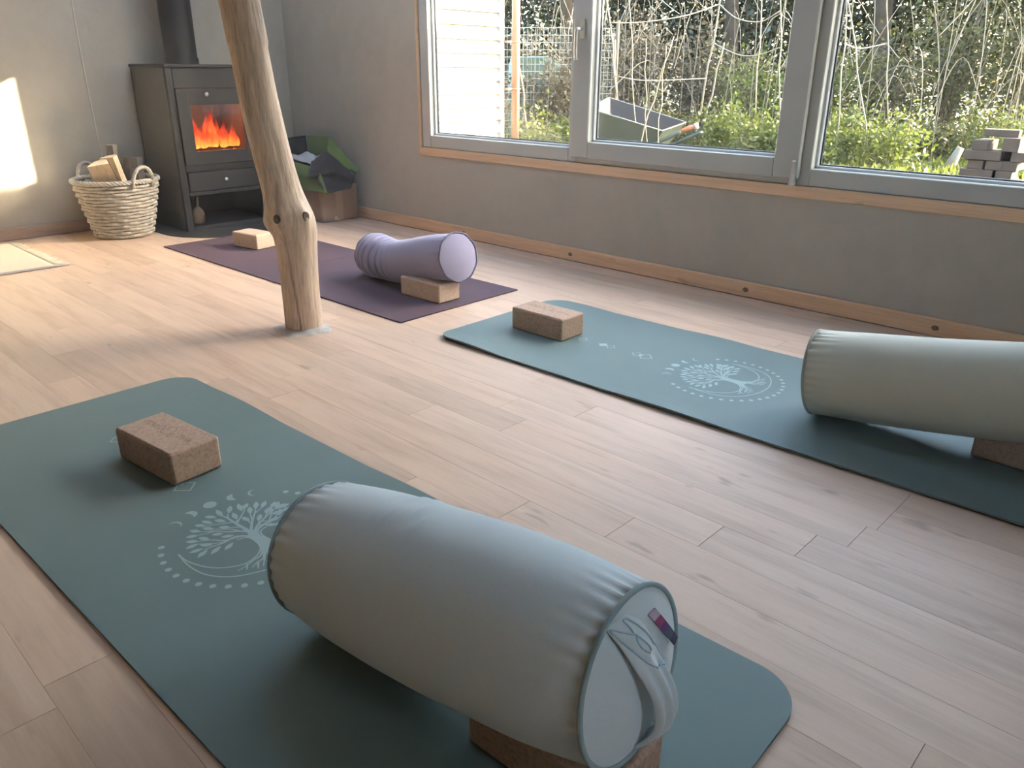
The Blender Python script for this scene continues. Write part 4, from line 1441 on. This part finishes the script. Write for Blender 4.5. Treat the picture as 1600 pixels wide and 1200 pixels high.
mk('crumpled_cloth', sheet(cloth((0.36, -0.265, 0.33), (0.62, -0.262, 0.318), (0.60, -0.18, 0.345), (0.41, -0.15, 0.365), 0.022, (0.1, -0.2, 1), 12, 0.04), 26, 20, 0.003), MT['white_cloth'],
   smooth=True, origin=(0.48, -0.21, 0.33), label='crumpled white cloth lying in the green bag', cat='cloth')

# ------------------------------------------------------------------ rug at the left edge
MT['rug'] = fabric('rug_cotton', (0.62, 0.54, 0.40), 0.8)
MT['rug_edge'] = fabric('rug_edge', (0.40, 0.37, 0.36), 0.6)
rug = thing('fringed_rug', (0.45, -2.2, 0.0005), 'cream cotton rug with a fringe at the left wall', 'rug')
def rugfn(u, v):
    return Vector((0.11 + 0.69 * u, -3.0 + 1.245 * v, 0.0012 + 0.0012 * (0.5 + mnoise.noise(Vector((u * 5, v * 9, 4))))))
mk('woven_field', sheet(rugfn, 40, 60, 0.005), MT['rug'], parent=rug, smooth=True)
mk('bound_edge', tube([(0.803 + 0.004 * math.sin(y * 6), y, 0.006) for y in np.linspace(-3.0, -1.70, 40)], 0.006, 8), MT['rug_edge'], parent=rug, smooth=True)
rg = random.Random(9)
fr_ = []
for i in range(75):
    x = 0.115 + 0.68 * i / 74
    dx = rg.uniform(-0.018, 0.018)
    ln_ = rg.uniform(0.035, 0.06)
    fr_.append(tube([(x, -1.757, 0.005), (x + dx * 0.3, -1.757 + ln_ * 0.4, 0.006), (x + dx, -1.757 + ln_, 0.0025)], [0.0028, 0.0026, 0.0015], 5))
mk('fringe', J(*fr_), MT['rug'], parent=rug, smooth=True, fixn=False)
# ------------------------------------------------------------------ garden outside
GZ = 0.03
def leafmat(name, cols, transl=0.45, rough=0.45):
    m, nt, b = newmat(name)
    at_ = nd(nt, 'ShaderNodeAttribute')
    at_.attribute_name = 'tint'
    n = len(cols)
    c = ramp(nt, at_.outputs['Fac'], [(i / max(1, n - 1), cc) for i, cc in enumerate(cols)])
    nt.links.new(c, b.inputs['Base Color'])
    b.inputs['Roughness'].default_value = rough
    b.inputs['Specular IOR Level'].default_value = 0.5
    tr = nd(nt, 'ShaderNodeBsdfTranslucent')
    nt.links.new(c, tr.inputs[0])
    mx = nd(nt, 'ShaderNodeMixShader')
    mx.inputs[0].default_value = transl
    out = nt.nodes['Material Output']
    nt.links.new(b.outputs[0], mx.inputs[1])
    nt.links.new(tr.outputs[0], mx.inputs[2])
    nt.links.new(mx.outputs[0], out.inputs['Surface'])
    return m
MT['leaf_dark'] = leafmat('leaf_evergreen', [(0.014, 0.018, 0.005), (0.029, 0.034, 0.010), (0.048, 0.054, 0.017), (0.120, 0.123, 0.071)], 0.35, 0.3)
MT['leaf_olive'] = leafmat('leaf_olive', [(0.040, 0.040, 0.013), (0.069, 0.071, 0.020), (0.103, 0.103, 0.029), (0.143, 0.131, 0.063)], 0.5)
MT['leaf_bright'] = leafmat('leaf_bright', [(0.054, 0.075, 0.010), (0.095, 0.122, 0.017), (0.143, 0.160, 0.031), (0.204, 0.204, 0.095)], 0.5)
MT['leaf_dry'] = leafmat('leaf_dry', [(0.057, 0.043, 0.023), (0.097, 0.077, 0.043), (0.131, 0.109, 0.063), (0.069, 0.063, 0.026)], 0.35, 0.7)
MT['twig'] = plain('twig_bark', (0.098, 0.075, 0.050), 0.8, 0.25, 12)
MT['twig_pale'] = plain('pale_stem', (0.202, 0.172, 0.120), 0.6, 0.15, 12)
MT['trunkbark'] = plain('trunk_bark', (0.05, 0.038, 0.026), 0.95, 0.3, 9, bmp=0.7, bscale=25, spec=0.05)
MT['soil'] = plain('garden_soil', (0.088, 0.077, 0.033), 0.95, 0.35, 5, bmp=0.5, bscale=30)

mk('ground', cbox(-40, 30, 0.086, 60, GZ - 0.6, GZ), MT['soil'], kind='structure', label='garden soil and turf outside the window')

def fast_leaves(name, P, size, mat, parent, seed, aspect=0.5, upness=0.3):
    r = np.random.default_rng(seed)
    n = len(P)
    d = r.normal(size=(n, 3))
    d[:, 2] = d[:, 2] * 0.6 + upness
    d /= np.linalg.norm(d, axis=1)[:, None]
    w = np.cross(d, r.normal(size=(n, 3)))
    w /= np.linalg.norm(w, axis=1)[:, None]
    nr = np.cross(d, w)
    L = size * r.uniform(0.55, 1.25, n)[:, None]
    W = L * aspect * 0.5
    a = P
    b = P + d * L * 0.5 + w * W + nr * L * 0.06
    c = P + d * L
    e = P + d * L * 0.5 - w * W + nr * L * 0.06
    V = np.stack([a, b, c, e], 1).reshape(-1, 3)
    off = np.array(wloc(parent))
    V = V - off
    me = bpy.data.meshes.new(name)
    me.vertices.add(4 * n)
    me.vertices.foreach_set('co', V.ravel().astype(np.float32))
    me.loops.add(4 * n)
    me.loops.foreach_set('vertex_index', np.arange(4 * n, dtype=np.int32))
    me.polygons.add(n)
    me.polygons.foreach_set('loop_start', np.arange(0, 4 * n, 4, dtype=np.int32))
    me.polygons.foreach_set('loop_total', np.full(n, 4, dtype=np.int32))
    at_ = me.attributes.new('tint', 'FLOAT', 'FACE')
    at_.data.foreach_set('value', np.clip(r.beta(1.6, 2.2, n), 0, 1).astype(np.float32))
    me.update()
    me.validate()
    me.materials.append(mat)
    o = bpy.data.objects.new(name, me)
    C.objects.link(o)
    o.parent = parent
    return o

def branchy(c, h, spread, n, seed, r0=0.012, lean=(0, 0)):
    rg = random.Random(seed)
    T_, tips = [], []
    for i in range(n):
        a = rg.uniform(0, 6.28)
        q = rg.uniform(0.15, 1)
        ex, ey = math.cos(a) * spread * q + lean[0], math.sin(a) * spread * q + lean[1]
        hh = h * rg.uniform(0.6, 1.05)
        P = [(c[0] + math.cos(a) * 0.06, c[1] + math.sin(a) * 0.06, GZ - 0.02),
             (c[0] + ex * 0.35 + rg.uniform(-.05, .05), c[1] + ey * 0.35 + rg.uniform(-.05, .05), GZ + hh * 0.45),
             (c[0] + ex, c[1] + ey, GZ + hh)]
        S = spline(P, 5)
        T_.append(tube(S, [r0 * (1 - 0.75 * k / (len(S) - 1)) for k in range(len(S))], 4))
        tips += S[3:]
        for b in range(3):
            st_ = S[rg.randrange(4, len(S))]
            en = (st_[0] + rg.uniform(-.35, .35) * spread, st_[1] + rg.uniform(-.35, .35) * spread, st_[2] + rg.uniform(0.0, .3) * h)
            md = tuple((p + q_) / 2 + rg.uniform(-.03, .03) for p, q_ in zip(st_, en))
            S2 = spline([st_, md, en], 3)
            T_.append(tube(S2, [r0 * 0.35 * (1 - 0.6 * k / (len(S2) - 1)) for k in range(len(S2))], 3))
            tips += S2
    return J(*T_), np.array(tips)

def shrub(name, c, h, spread, nb, nl, size, mat, label, seed, cat='shrub', group='shrubs beyond the window', stem='twig', aspect=0.5, zmin=0.02, r0=0.012, jit=0.16, low=0.35):
    root = thing(name, (c[0], c[1], GZ), label, cat, group)
    B_, tips = branchy(c, h, spread, nb, seed, r0)
    mk('stems', B_, MT[stem], parent=root, fixn=False)
    r = np.random.default_rng(seed)
    n1 = int(nl * (1 - low))
    P1 = tips[r.integers(0, len(tips), n1)] + r.normal(size=(n1, 3)) * jit * np.array([1, 1, 0.8])
    n2 = nl - n1
    ang = r.uniform(0, 6.28, n2)
    rad = np.sqrt(r.uniform(0, 1, n2)) * spread * 1.1
    P2 = np.stack([c[0] + rad * np.cos(ang), c[1] + rad * np.sin(ang), GZ + r.uniform(0, 0.8, n2) * h], 1)
    P = np.vstack([P1, P2])
    P[:, 2] = np.maximum(P[:, 2], GZ + zmin)
    fast_leaves('foliage', P, size, MT[mat], root, seed, aspect)
    return root

def polar(th, r):
    t = math.radians(th)
    return (CAM[0] - math.sin(t) * r, CAM[1] + math.cos(t) * r)

# tall hedgerow far behind: one tangled mass nobody could count
hr = thing('hedgerow', (*polar(25, 13.2), GZ), 'tall tangled evergreen hedgerow closing off the end of the garden', 'hedgerow')
hr['kind'] = 'stuff'
hs, hl = [], {'leaf_dark': [], 'leaf_olive': []}
for i, th in enumerate((-4, 0, 4, 8, 12, 16, 20, 24, 28, 32, 36, 40, 44, 48)):
    c = polar(th, 13.2 + 0.6 * math.sin(i * 2.1))
    B_, tips = branchy(c, 3.3, 0.75, 16, 100 + i, 0.03)
    hs.append(B_)
    r = np.random.default_rng(100 + i)
    n1, n2 = 5600, 3400
    P1 = tips[r.integers(0, len(tips), n1)] + r.normal(size=(n1, 3)) * 0.3 * np.array([1, 1, 0.8])
    ang = r.uniform(0, 6.28, n2)
    rad = np.sqrt(r.uniform(0, 1, n2)) * 0.9
    P2 = np.stack([c[0] + rad * np.cos(ang), c[1] + rad * np.sin(ang), GZ + r.uniform(0, 0.9, n2) * 3.3], 1)
    hl['leaf_olive' if th in (-4, 0, 4, 8, 12, 16) else 'leaf_dark'].append(np.vstack([P1, P2]))
mk('hedge_stems', J(*hs), MT['twig'], parent=hr, fixn=False)
for i, (k_, L_) in enumerate(hl.items()):
    P = np.vstack(L_)
    P[:, 2] = np.maximum(P[:, 2], GZ + 0.02)
    fast_leaves('hedge_foliage', P, 0.095, MT[k_], hr, 150 + i, 0.5)
# brown bramble thicket and olive shrubs in the middle distance
mid = [(12, 10.3, 1.7, 'leaf_olive', 'olive leafy shrub at the picture edge'), (16, 10.8, 1.6, 'leaf_olive', 'olive leafy shrub behind the crossed canes'), (20, 10.0, 1.25, 'leaf_olive', 'olive shrub behind the middle window hinge'),
       (23.5, 9.8, 1.0, 'leaf_bright', 'fresh yellow-green shrub below the sagging strings'), (27, 9.6, 0.95, 'leaf_bright', 'fresh yellow-green shrub beside the leaning pole'),
       (31, 10.2, 1.35, 'leaf_dry', 'brown dry bramble behind the wheelbarrow handle'), (35, 10.0, 1.45, 'leaf_dry', 'brown dry bramble behind the wheelbarrow tray'), (38.5, 9.6, 1.25, 'leaf_dry', 'brown dry bramble at the window mullion'), (41.5, 9.0, 0.95, 'leaf_dry', 'brown dry bramble below the wire fence')]
for i, (th, r, h, mt, lab) in enumerate(mid):
    shrub('garden_shrub', polar(th, r), h, 0.5, 14, 2600, 0.06, mt, lab, 200 + i, group='shrubs in the middle of the garden', jit=0.1, r0=0.011, low=0.5)
# low green plants
lowp = [(11, 8.6, 0.42, 'leaf_bright', 'low bright plant behind the stacked bricks'), (13.5, 9.2, 0.45, 'leaf_bright', 'low bright plant left of the stacked bricks'), (16.5, 8.9, 0.34, 'leaf_olive', 'low olive plant in front of the pale wood stump'), (19, 8.0, 0.42, 'leaf_bright', 'low bright plant at the window frame corner'),
        (21.2, 8.3, 0.48, 'leaf_bright', 'low bright plant under the crossed canes'), (24, 7.9, 0.42, 'leaf_bright', 'low bright plant right of the wheelbarrow'), (26.5, 7.9, 0.44, 'leaf_bright', 'low bright plant under the leaning pole'), (29, 8.2, 0.5, 'leaf_bright', 'low bright plant behind the wheelbarrow handle grip'),
        (41, 7.4, 0.42, 'leaf_bright', 'low bright plant at the foot of the white shed'), (38.3, 7.8, 0.4, 'leaf_bright', 'low bright plant left of the window mullion'), (33, 8.4, 0.5, 'leaf_olive', 'low olive plant behind the wheelbarrow')]
for i, (th, r, h, mt, lab) in enumerate(lowp):
    shrub('garden_plant', polar(th, r), h, 0.34, 10, 1300, 0.05, mt, lab, 300 + i, cat='plant', group='low plants in the garden', jit=0.06, r0=0.005, low=0.5)

# turf: short blades nobody could count
r = np.random.default_rng(5)
n = 26000
th = np.radians(r.uniform(4, 47, n))
rad = r.uniform(5.2, 12.5, n)
P = np.stack([CAM[0] - np.sin(th) * rad, CAM[1] + np.cos(th) * rad, np.full(n, GZ)], 1)
turf = thing('grass', (1.5, 5.0, GZ), 'short yellow-green garden grass outside', 'grass')
turf['kind'] = 'stuff'
fast_leaves('grass_blades', P, 0.085, MT['leaf_bright'], turf, 6, 0.28, 1.0)

# bare bramble runners: a tangle nobody could count
rg = random.Random(21)
root = thing('bramble_stems', (*polar(27, 9.2), GZ), 'tangle of thin bare bramble stems across the garden', 'brambles')
root['kind'] = 'stuff'
T_ = []
for i, th in enumerate((12, 15, 19, 23, 27, 31, 34, 37, 40, 43)):
    c = polar(th, 9.2)
    for k in range(11):
        x0, y0 = c[0] + rg.uniform(-.7, .7), c[1] + rg.uniform(-.7, .7)
        h = rg.uniform(0.7, 2.1)
        a = rg.uniform(0, 6.28)
        ex = rg.uniform(0.1, 0.7)
        droop = rg.uniform(0, 0.5) * h
        T_.append(tube(spline([(x0, y0, GZ - 0.02), (x0 + ex * 0.2 * math.cos(a), y0 + ex * 0.2 * math.sin(a), GZ + h * 0.6), (x0 + ex * 0.7 * math.cos(a), y0 + ex * 0.7 * math.sin(a), GZ + h), (x0 + 1.5 * ex * math.cos(a), y0 + 1.5 * ex * math.sin(a), GZ + h - droop)], 4), rg.uniform(0.0022, 0.0045), 4))
mk('stem', J(*T_), MT['twig_pale'], parent=root, fixn=False)

# tree trunks in the hedge
for (th, r_, rad_, lab) in ((29.5, 11.8, 0.11, 'dark tree trunk rising behind the leaning pole'), (20.5, 12.0, 0.14, 'dark tree trunk behind the crossed canes'), (40.2, 11.5, 0.10, 'dark tree trunk behind the wire fence')):
    c = polar(th, r_)
    mk('tree_trunk', tube(spline([(c[0], c[1], GZ - 0.05), (c[0] + 0.05, c[1], 1.0), (c[0] - 0.06, c[1] + 0.05, 2.2), (c[0] + 0.1, c[1], 3.6)], 6), [rad_ * (1 - 0.02 * k) for k in range(19)], 12), MT['trunkbark'], smooth=True, origin=(c[0], c[1], GZ), label=lab, cat='tree trunk', group='trunks in the hedgerow')

# canes and poles
canes = [((-0.51, 3.93, 1.39), (-0.40, 4.01, 0.53), 0.011, 'straight pale cane just right of the window handle'), ((-0.75, 4.37, 1.11), (-0.73, 4.39, 0.77), 0.02, 'short thick white stake right of the window handle'),
         ((0.12, 4.95, 1.5), (0.05, 4.91, 0.67), 0.016, 'long leaning pole in the middle window, strings tied to it'), ((0.43, 4.55, 1.07), (0.37, 4.52, 0.62), 0.013, 'short leaning stake next to the long leaning pole'),
         ((0.71, 4.7, 1.43), (0.74, 4.72, 0.68), 0.010, 'thin upright cane left of the white pole'), ((1.08, 4.33, 1.42), (1.18, 4.38, 0.43), 0.009, 'straight white pole nearest the right sash edge'),
         ((0.83, 3.04, 1.07), (0.69, 2.95, 0.42), 0.008, 'bent pale stem leaning over the wheelbarrow tray'), ((0.54, 3.08, 1.06), (0.57, 3.11, 0.5), 0.006, 'thin upright stem over the wheelbarrow tray'),
         ((1.58, 4.56, 1.38), (1.65, 4.59, 0.34), 0.010, 'pale cane, upright half of the crossed pair'), ((1.59, 4.57, 1.38), (1.85, 4.67, 0.42), 0.010, 'pale cane, slanting half of the crossed pair'),
         ((1.72, 5.15, 1.3), (1.8, 5.18, 0.79), 0.009, 'single tall cane right of the crossed pair'), ((-0.71, 2.84, 1.08), (-0.65, 2.9, 0.43), 0.012, 'white slanting pole between downpipe and wire fence'),
         ((0.37, 3.08, 1.28), (0.43, 3.13, 0.52), 0.006, 'thin curved stem left of the wheelbarrow'), ((0.79, 3.01, 1.0), (0.78, 3.01, 0.44), 0.006, 'thin stem at the front of the wheelbarrow')]
for (a, b, rr, lab) in canes:
    a, b = Vector(a), Vector(b)
    d = (b - a).normalized()
    bot = a + d * ((a.z - GZ + 0.02) / max(0.2, -d.z))
    top_ = a - d * (0.5 if a.z > 1.25 else 0.02)
    n_ = 9
    P = [top_ + (bot - top_) * (k / n_) + Vector((0.008 * math.sin(k * 2.1), 0.006 * math.cos(k * 1.7), 0)) for k in range(n_ + 1)]
    mk('garden_cane', tube([tuple(p) for p in P], [rr * (0.55 + 0.2 * k / n_) for k in range(n_ + 1)], 7), MT['twig_pale'], smooth=True, origin=tuple(bot), label=lab, cat='cane', group='canes and poles in the garden')
strs = [([(-0.49, 3.95, 1.27), (-0.26, 4.11, 1.27), (0.04, 4.42, 1.33), (0.115, 4.94, 1.46)], 'sagging string from the pale cane to the leaning pole'),
        ([(0.115, 4.94, 1.46), (0.45, 4.72, 1.31), (0.71, 4.70, 1.27), (1.08, 4.34, 1.33)], 'upper sagging string from the leaning pole to the white pole'),
        ([(0.09, 4.93, 1.1), (0.54, 4.67, 0.98), (0.73, 4.71, 0.98), (1.11, 4.35, 1.03)], 'lower sagging string from the leaning pole to the white pole'),
        ([(1.60, 4.57, 1.06), (1.62, 4.9, 1.03), (1.74, 5.15, 1.07)], 'short string from the crossed canes to the single cane'),
        ([(-0.43, 3.98, 0.78), (-0.18, 4.17, 0.74), (0.06, 4.90, 0.76)], 'low taut string behind the wheelbarrow')]
for P, lab in strs:
    mk('garden_string', tube(spline(P, 8), 0.0055, 5), plain('string', (0.25, 0.21, 0.155), 0.8), smooth=True, origin=P[0], label=lab, cat='string', group='strings between the canes')

# wire mesh fence
fm = plain('galvanised_wire', (0.34, 0.37, 0.33), 0.45, 0.05, metal=0.3)
fz0, fz1 = GZ, 1.24
fa, fb_ = Vector((-2.0, 3.30, 0)), Vector((-0.75, 4.42, 0))
fence = thing('wire_fence', ((fa.x + fb_.x) / 2, (fa.y + fb_.y) / 2, GZ), 'wire mesh fence panel behind the white shed', 'fence')
hw = [tube([tuple(fa + Vector((0, 0, z))), tuple((fa + fb_) / 2 + Vector((0.01, 0, z + 0.006))), tuple(fb_ + Vector((0, 0, z)))], 0.0035, 4) for z in np.linspace(0.10, fz1, 17)]
mk('line_wires', J(*hw), fm, parent=fence, fixn=False)
vw = [tube([tuple(fa + (fb_ - fa) * t + Vector((0, 0, fz0))), tuple(fa + (fb_ - fa) * t + Vector((0, 0, fz1)))], 0.0028, 4) for t in np.linspace(0, 1, 40)]
mk('upright_wires', J(*vw), fm, parent=fence, fixn=False)
for t in (0.0, 1.0):
    q = fa + (fb_ - fa) * t
    mk('fence_post', tube([(q.x, q.y, GZ - 0.05), (q.x, q.y, 1.32)], 0.02, 8), MT['twig'], parent=fence, smooth=True)
tarp = thing('water_butt', (-1.75, 4.25, GZ), 'dark green water butt behind the wire fence', 'water butt')
mk('barrel', lathe([(0.26, 0.0), (0.30, 0.02), (0.32, 0.4), (0.31, 0.86), (0.29, 0.9), (0.30, 0.92), (0.27, 0.94), (0.0005, 0.95)], 28, (-1.75, 4.25, GZ)), plain('green_plastic', (0.05, 0.10, 0.075), 0.5), parent=tarp, smooth=True)

# ------------------------------------------------------------------ white boarded shed
MT['white_board'] = plain('white_painted_board', (0.42, 0.415, 0.40), 0.6, 0.04, 3)
shed = thing('garden_shed', (-1.3, 1.4, GZ), 'white weatherboarded shed wall outside the fixed window', 'shed')
mk('wall_core', cbox(-2.3, -0.375, 0.55, 2.235, GZ - 0.05, 2.6), plain('shed_core', (0.35, 0.33, 0.3), 0.9), parent=shed)
z = 0.02
k = 0
while z < 2.55:
    zz0, zz1 = z, z + 0.104 + 0.004
    V = [(-0.375, 0.55, zz0), (-0.322, 0.55, zz0), (-0.358, 0.55, zz1), (-0.375, 0.55, zz1), (-0.375, 2.235, zz0), (-0.322, 2.235, zz0), (-0.358, 2.235, zz1), (-0.375, 2.235, zz1)]
    mk('weatherboard', (V, [(0, 1, 2, 3), (4, 7, 6, 5), (0, 4, 5, 1), (1, 5, 6, 2), (2, 6, 7, 3), (3, 7, 4, 0)]), MT['white_board'], parent=shed)
    z += 0.104
mk('corner_board', J(cbox(-0.38, -0.318, 2.236, 2.275, GZ - 0.02, 2.6, 0.004), cbox(-0.45, -0.38, 2.236, 2.262, GZ - 0.02, 2.6, 0.004)), MT['white_board'], parent=shed)
mk('shed_roof', J(prism([(0.45, 2.58), (1.4, 3.15), (2.36, 2.58), (2.36, 2.64), (1.4, 3.21), (0.45, 2.64)], 0, -2.4, -0.25)), plain('shed_roofing', (0.12, 0.11, 0.10), 0.9), parent=shed)
dp = thing('downpipe', (-0.27, 2.36, GZ), 'brown rainwater pipe at the shed corner', 'downpipe')
dpm = plain('brown_pipe', (0.30, 0.17, 0.115), 0.45)
mk('pipe', tube([(-0.27, 2.36, GZ), (-0.27, 2.36, 2.5)], 0.034, 16), dpm, parent=dp, smooth=True)
for zb in (0.68, 1.05, 1.9):
    mk('pipe_clip', J(tube([(-0.27 + 0.038 * math.cos(t), 2.36 + 0.038 * math.sin(t), zb) for t in np.linspace(0, 2 * math.pi, 20, endpoint=False)], 0.006, 6, closed=True), cbox(-0.33, -0.27, 2.268, 2.33, zb - 0.008, zb + 0.008)), dpm, parent=dp)

# ------------------------------------------------------------------ wheelbarrow
MT['barrow'] = plain('green_enamel', (0.024, 0.033, 0.023), 0.5, 0.15, 10)
MT['barrow_in'] = plain('barrow_inside', (0.012, 0.012, 0.0125), 0.6, 0.15, 8)
MT['rust'] = plain('rusty_tube', (0.30, 0.11, 0.05), 0.7, 0.3, 30)
wbr = thing('wheelbarrow', (0.40, 3.1, GZ), 'tipped green metal wheelbarrow among the bare stems', 'wheelbarrow')
# tray: open pan tilted on its nose; rim corners and floor corners
rim_ = [(0.13, 2.88, 0.52), (0.02, 3.30, 0.60), (0.66, 3.62, 0.40), (0.68, 3.22, 0.345)]
flo = [(0.24, 2.98, 0.14), (0.16, 3.22, 0.18), (0.52, 3.44, 0.10), (0.56, 3.18, 0.09)]
def pan(rim, fl, t):
    V = [tuple(v) for v in rim] + [tuple(v) for v in fl]
    F = [(0, 1, 5, 4), (1, 2, 6, 5), (2, 3, 7, 6), (3, 0, 4, 7), (4, 5, 6, 7)]
    return V, F
o = mk('tray', pan(rim_, flo, 0.004), [MT['barrow'], MT['barrow_in']], parent=wbr, fixn=True)
so = o.modifiers.new('thickness', 'SOLIDIFY')
so.thickness = 0.008
mk('rim_tube', tube(rim_, 0.007, 7, closed=True), plain('pale_rim', (0.14, 0.15, 0.13), 0.5), parent=wbr, smooth=True)
mk('lining', shift(pan([tuple(Vector(v) * 0.95 + Vector((0.3725, 3.255, 0.43)) * 0.05) for v in rim_], [tuple(Vector(v) * 0.93 + Vector((0.37, 3.205, 0.13)) * 0.07 + Vector((0, 0, 0.02))) for v in flo], 0), (0, 0, 0.004)), MT['barrow_in'], parent=wbr)
mk('frame_tube', J(tube(spline([(0.24, 2.90, 0.10), (0.45, 3.05, 0.12), (0.66, 3.20, 0.25), (0.80, 3.34, 0.345)], 5), 0.015, 8), tube(spline([(0.24, 3.30, 0.10), (0.45, 3.42, 0.12), (0.66, 3.60, 0.25), (0.78, 3.72, 0.32)], 5), 0.015, 8)), MT['barrow'], parent=wbr, smooth=True)
mk('handle_grip', tube([(0.79, 3.335, 0.34), (0.84, 3.385, 0.372), (0.875, 3.42, 0.385)], 0.019, 9), MT['rust'], parent=wbr, smooth=True, label='rusty brown handle')
mk('grip_cap', tube([(0.872, 3.417, 0.384), (0.895, 3.44, 0.392)], 0.024, 10), MT['white_board'], parent=wbr, smooth=True)
mk('wheel', J(tube([(0.10 + 0.0 * t, 3.05 + 0.15 * math.cos(t), GZ + 0.175 + 0.15 * math.sin(t)) for t in np.linspace(0, 2 * math.pi, 28, endpoint=False)], 0.028, 8, closed=True), tube([(0.06, 3.05, GZ + 0.175), (0.14, 3.05, GZ + 0.175)], 0.025, 8), *[tube([(0.10, 3.05, GZ + 0.175), (0.10, 3.05 + 0.15 * math.cos(t), GZ + 0.175 + 0.15 * math.sin(t))], 0.007, 5) for t in np.linspace(0, 2 * math.pi, 6, endpoint=False)]), plain('tyre', (0.04, 0.04, 0.04), 0.8), parent=wbr, smooth=True)

# ------------------------------------------------------------------ stacked bricks
MT['brick'] = plain('old_brick', (0.072, 0.050, 0.035), 0.9, 0.2, 14, rand=10, bmp=0.4, bscale=60)
bs = thing('brick_stack', (3.12, 3.93, GZ), 'loose stack of old bricks on the grass, one laid across the top', 'brick stack')
def brick(x, y, z, rz, L=0.215, W=0.105, H=0.066):
    T = Matrix.Translation((x, y, z)) @ Matrix.Rotation(rz, 4, 'Z')
    mk('brick', xf(cbox(-L / 2, L / 2, -W / 2, W / 2, 0, H, 0.004), T), MT['brick'], parent=bs)
zb = GZ - 0.06
for lay in range(4):
    if lay % 2 == 0:
        brick(3.03, 3.87, zb, 0.06); brick(3.10, 3.99, zb, 0.1); brick(3.21, 3.93, zb, 1.6)
    else:
        brick(3.02, 3.93, zb, 1.52); brick(3.135, 3.93, zb, 1.6); brick(3.235, 3.94, zb, 1.55)
    zb += 0.067
brick(3.05, 3.86, zb, 0.05, 0.24); brick(3.12, 4.0, zb, 0.02, 0.24); brick(3.27, 3.93, zb, 1.75)
zb += 0.067
brick(3.03, 3.92, zb, 1.5, H=0.072); brick(3.215, 3.92, zb, 1.62, H=0.095)
zb += 0.075
brick(3.125, 3.93, zb + 0.021, 0.05, 0.225, H=0.05)
ls = polar(15.2, 8.0)
mk('wood_stump', tube([(ls[0], ls[1], GZ - 0.02), (ls[0] + 0.01, ls[1], GZ + 0.06), (ls[0] + 0.06, ls[1], GZ + 0.2)], [0.05, 0.045, 0.03], 9), MT['twig_pale'], smooth=True, origin=(ls[0], ls[1], GZ), label='pale wood stump in the grass left of the bricks', cat='stump')

# ------------------------------------------------------------------ added sun blocker out of frame, shaped to shade most of the window
MT['blocker_wall'] = plain('blocker_render', (0.55, 0.50, 0.43), 0.9, 0.06, 2)
MT['blocker_cap'] = plain('blocker_cap_colour', (0.23, 0.11, 0.075), 0.8, 0.2, 6)
blocker = thing('sun_blocker', (7.2, 4.5, GZ), 'added flat-topped block out of frame that shades the window', 'sun blocker')
mk('blocker_tall', cbox(6.75, 14.0, 4.0, 4.85, GZ - 0.1, 5.2), MT['blocker_wall'], parent=blocker)
mk('blocker_low', cbox(4.25, 6.749, 4.0, 4.85, GZ - 0.1, 2.80), MT['blocker_wall'], parent=blocker)
mk('roof', cbox(6.73, 14.1, 3.95, 4.9, 5.2, 5.28), MT['blocker_cap'], parent=blocker)  # cap of the added tall block
mk('blocker_low_cap', cbox(4.2, 6.729, 3.95, 4.9, 2.80, 2.86), MT['blocker_cap'], parent=blocker)
mk('blocker_bump', cbox(4.93, 5.02, 3.96, 4.06, 2.86, 2.93), MT['blocker_cap'], parent=blocker)  # small bump added to step the edge of the block's shadow

# ------------------------------------------------------------------ haze added to the room air to imitate lens glare
hm = bpy.data.materials.new('glare_haze')
hm.use_nodes = True
hnt = hm.node_tree
hnt.nodes.clear()
ho = hnt.nodes.new('ShaderNodeOutputMaterial')
hv_ = hnt.nodes.new('ShaderNodeVolumeScatter')
hv_.inputs['Density'].default_value = 0.014
hv_.inputs['Anisotropy'].default_value = 0.35
hv_.inputs['Color'].default_value = (1.0, 0.98, 0.95, 1)
hnt.links.new(hv_.outputs[0], ho.inputs['Volume'])
mk('haze', cbox(-0.1, RX + 0.1, RY - 0.1, 0.066, -0.06, RZ + 0.1), hm, kind='stuff', label='thin haze added to the room air to suggest lens glare', cat='haze')
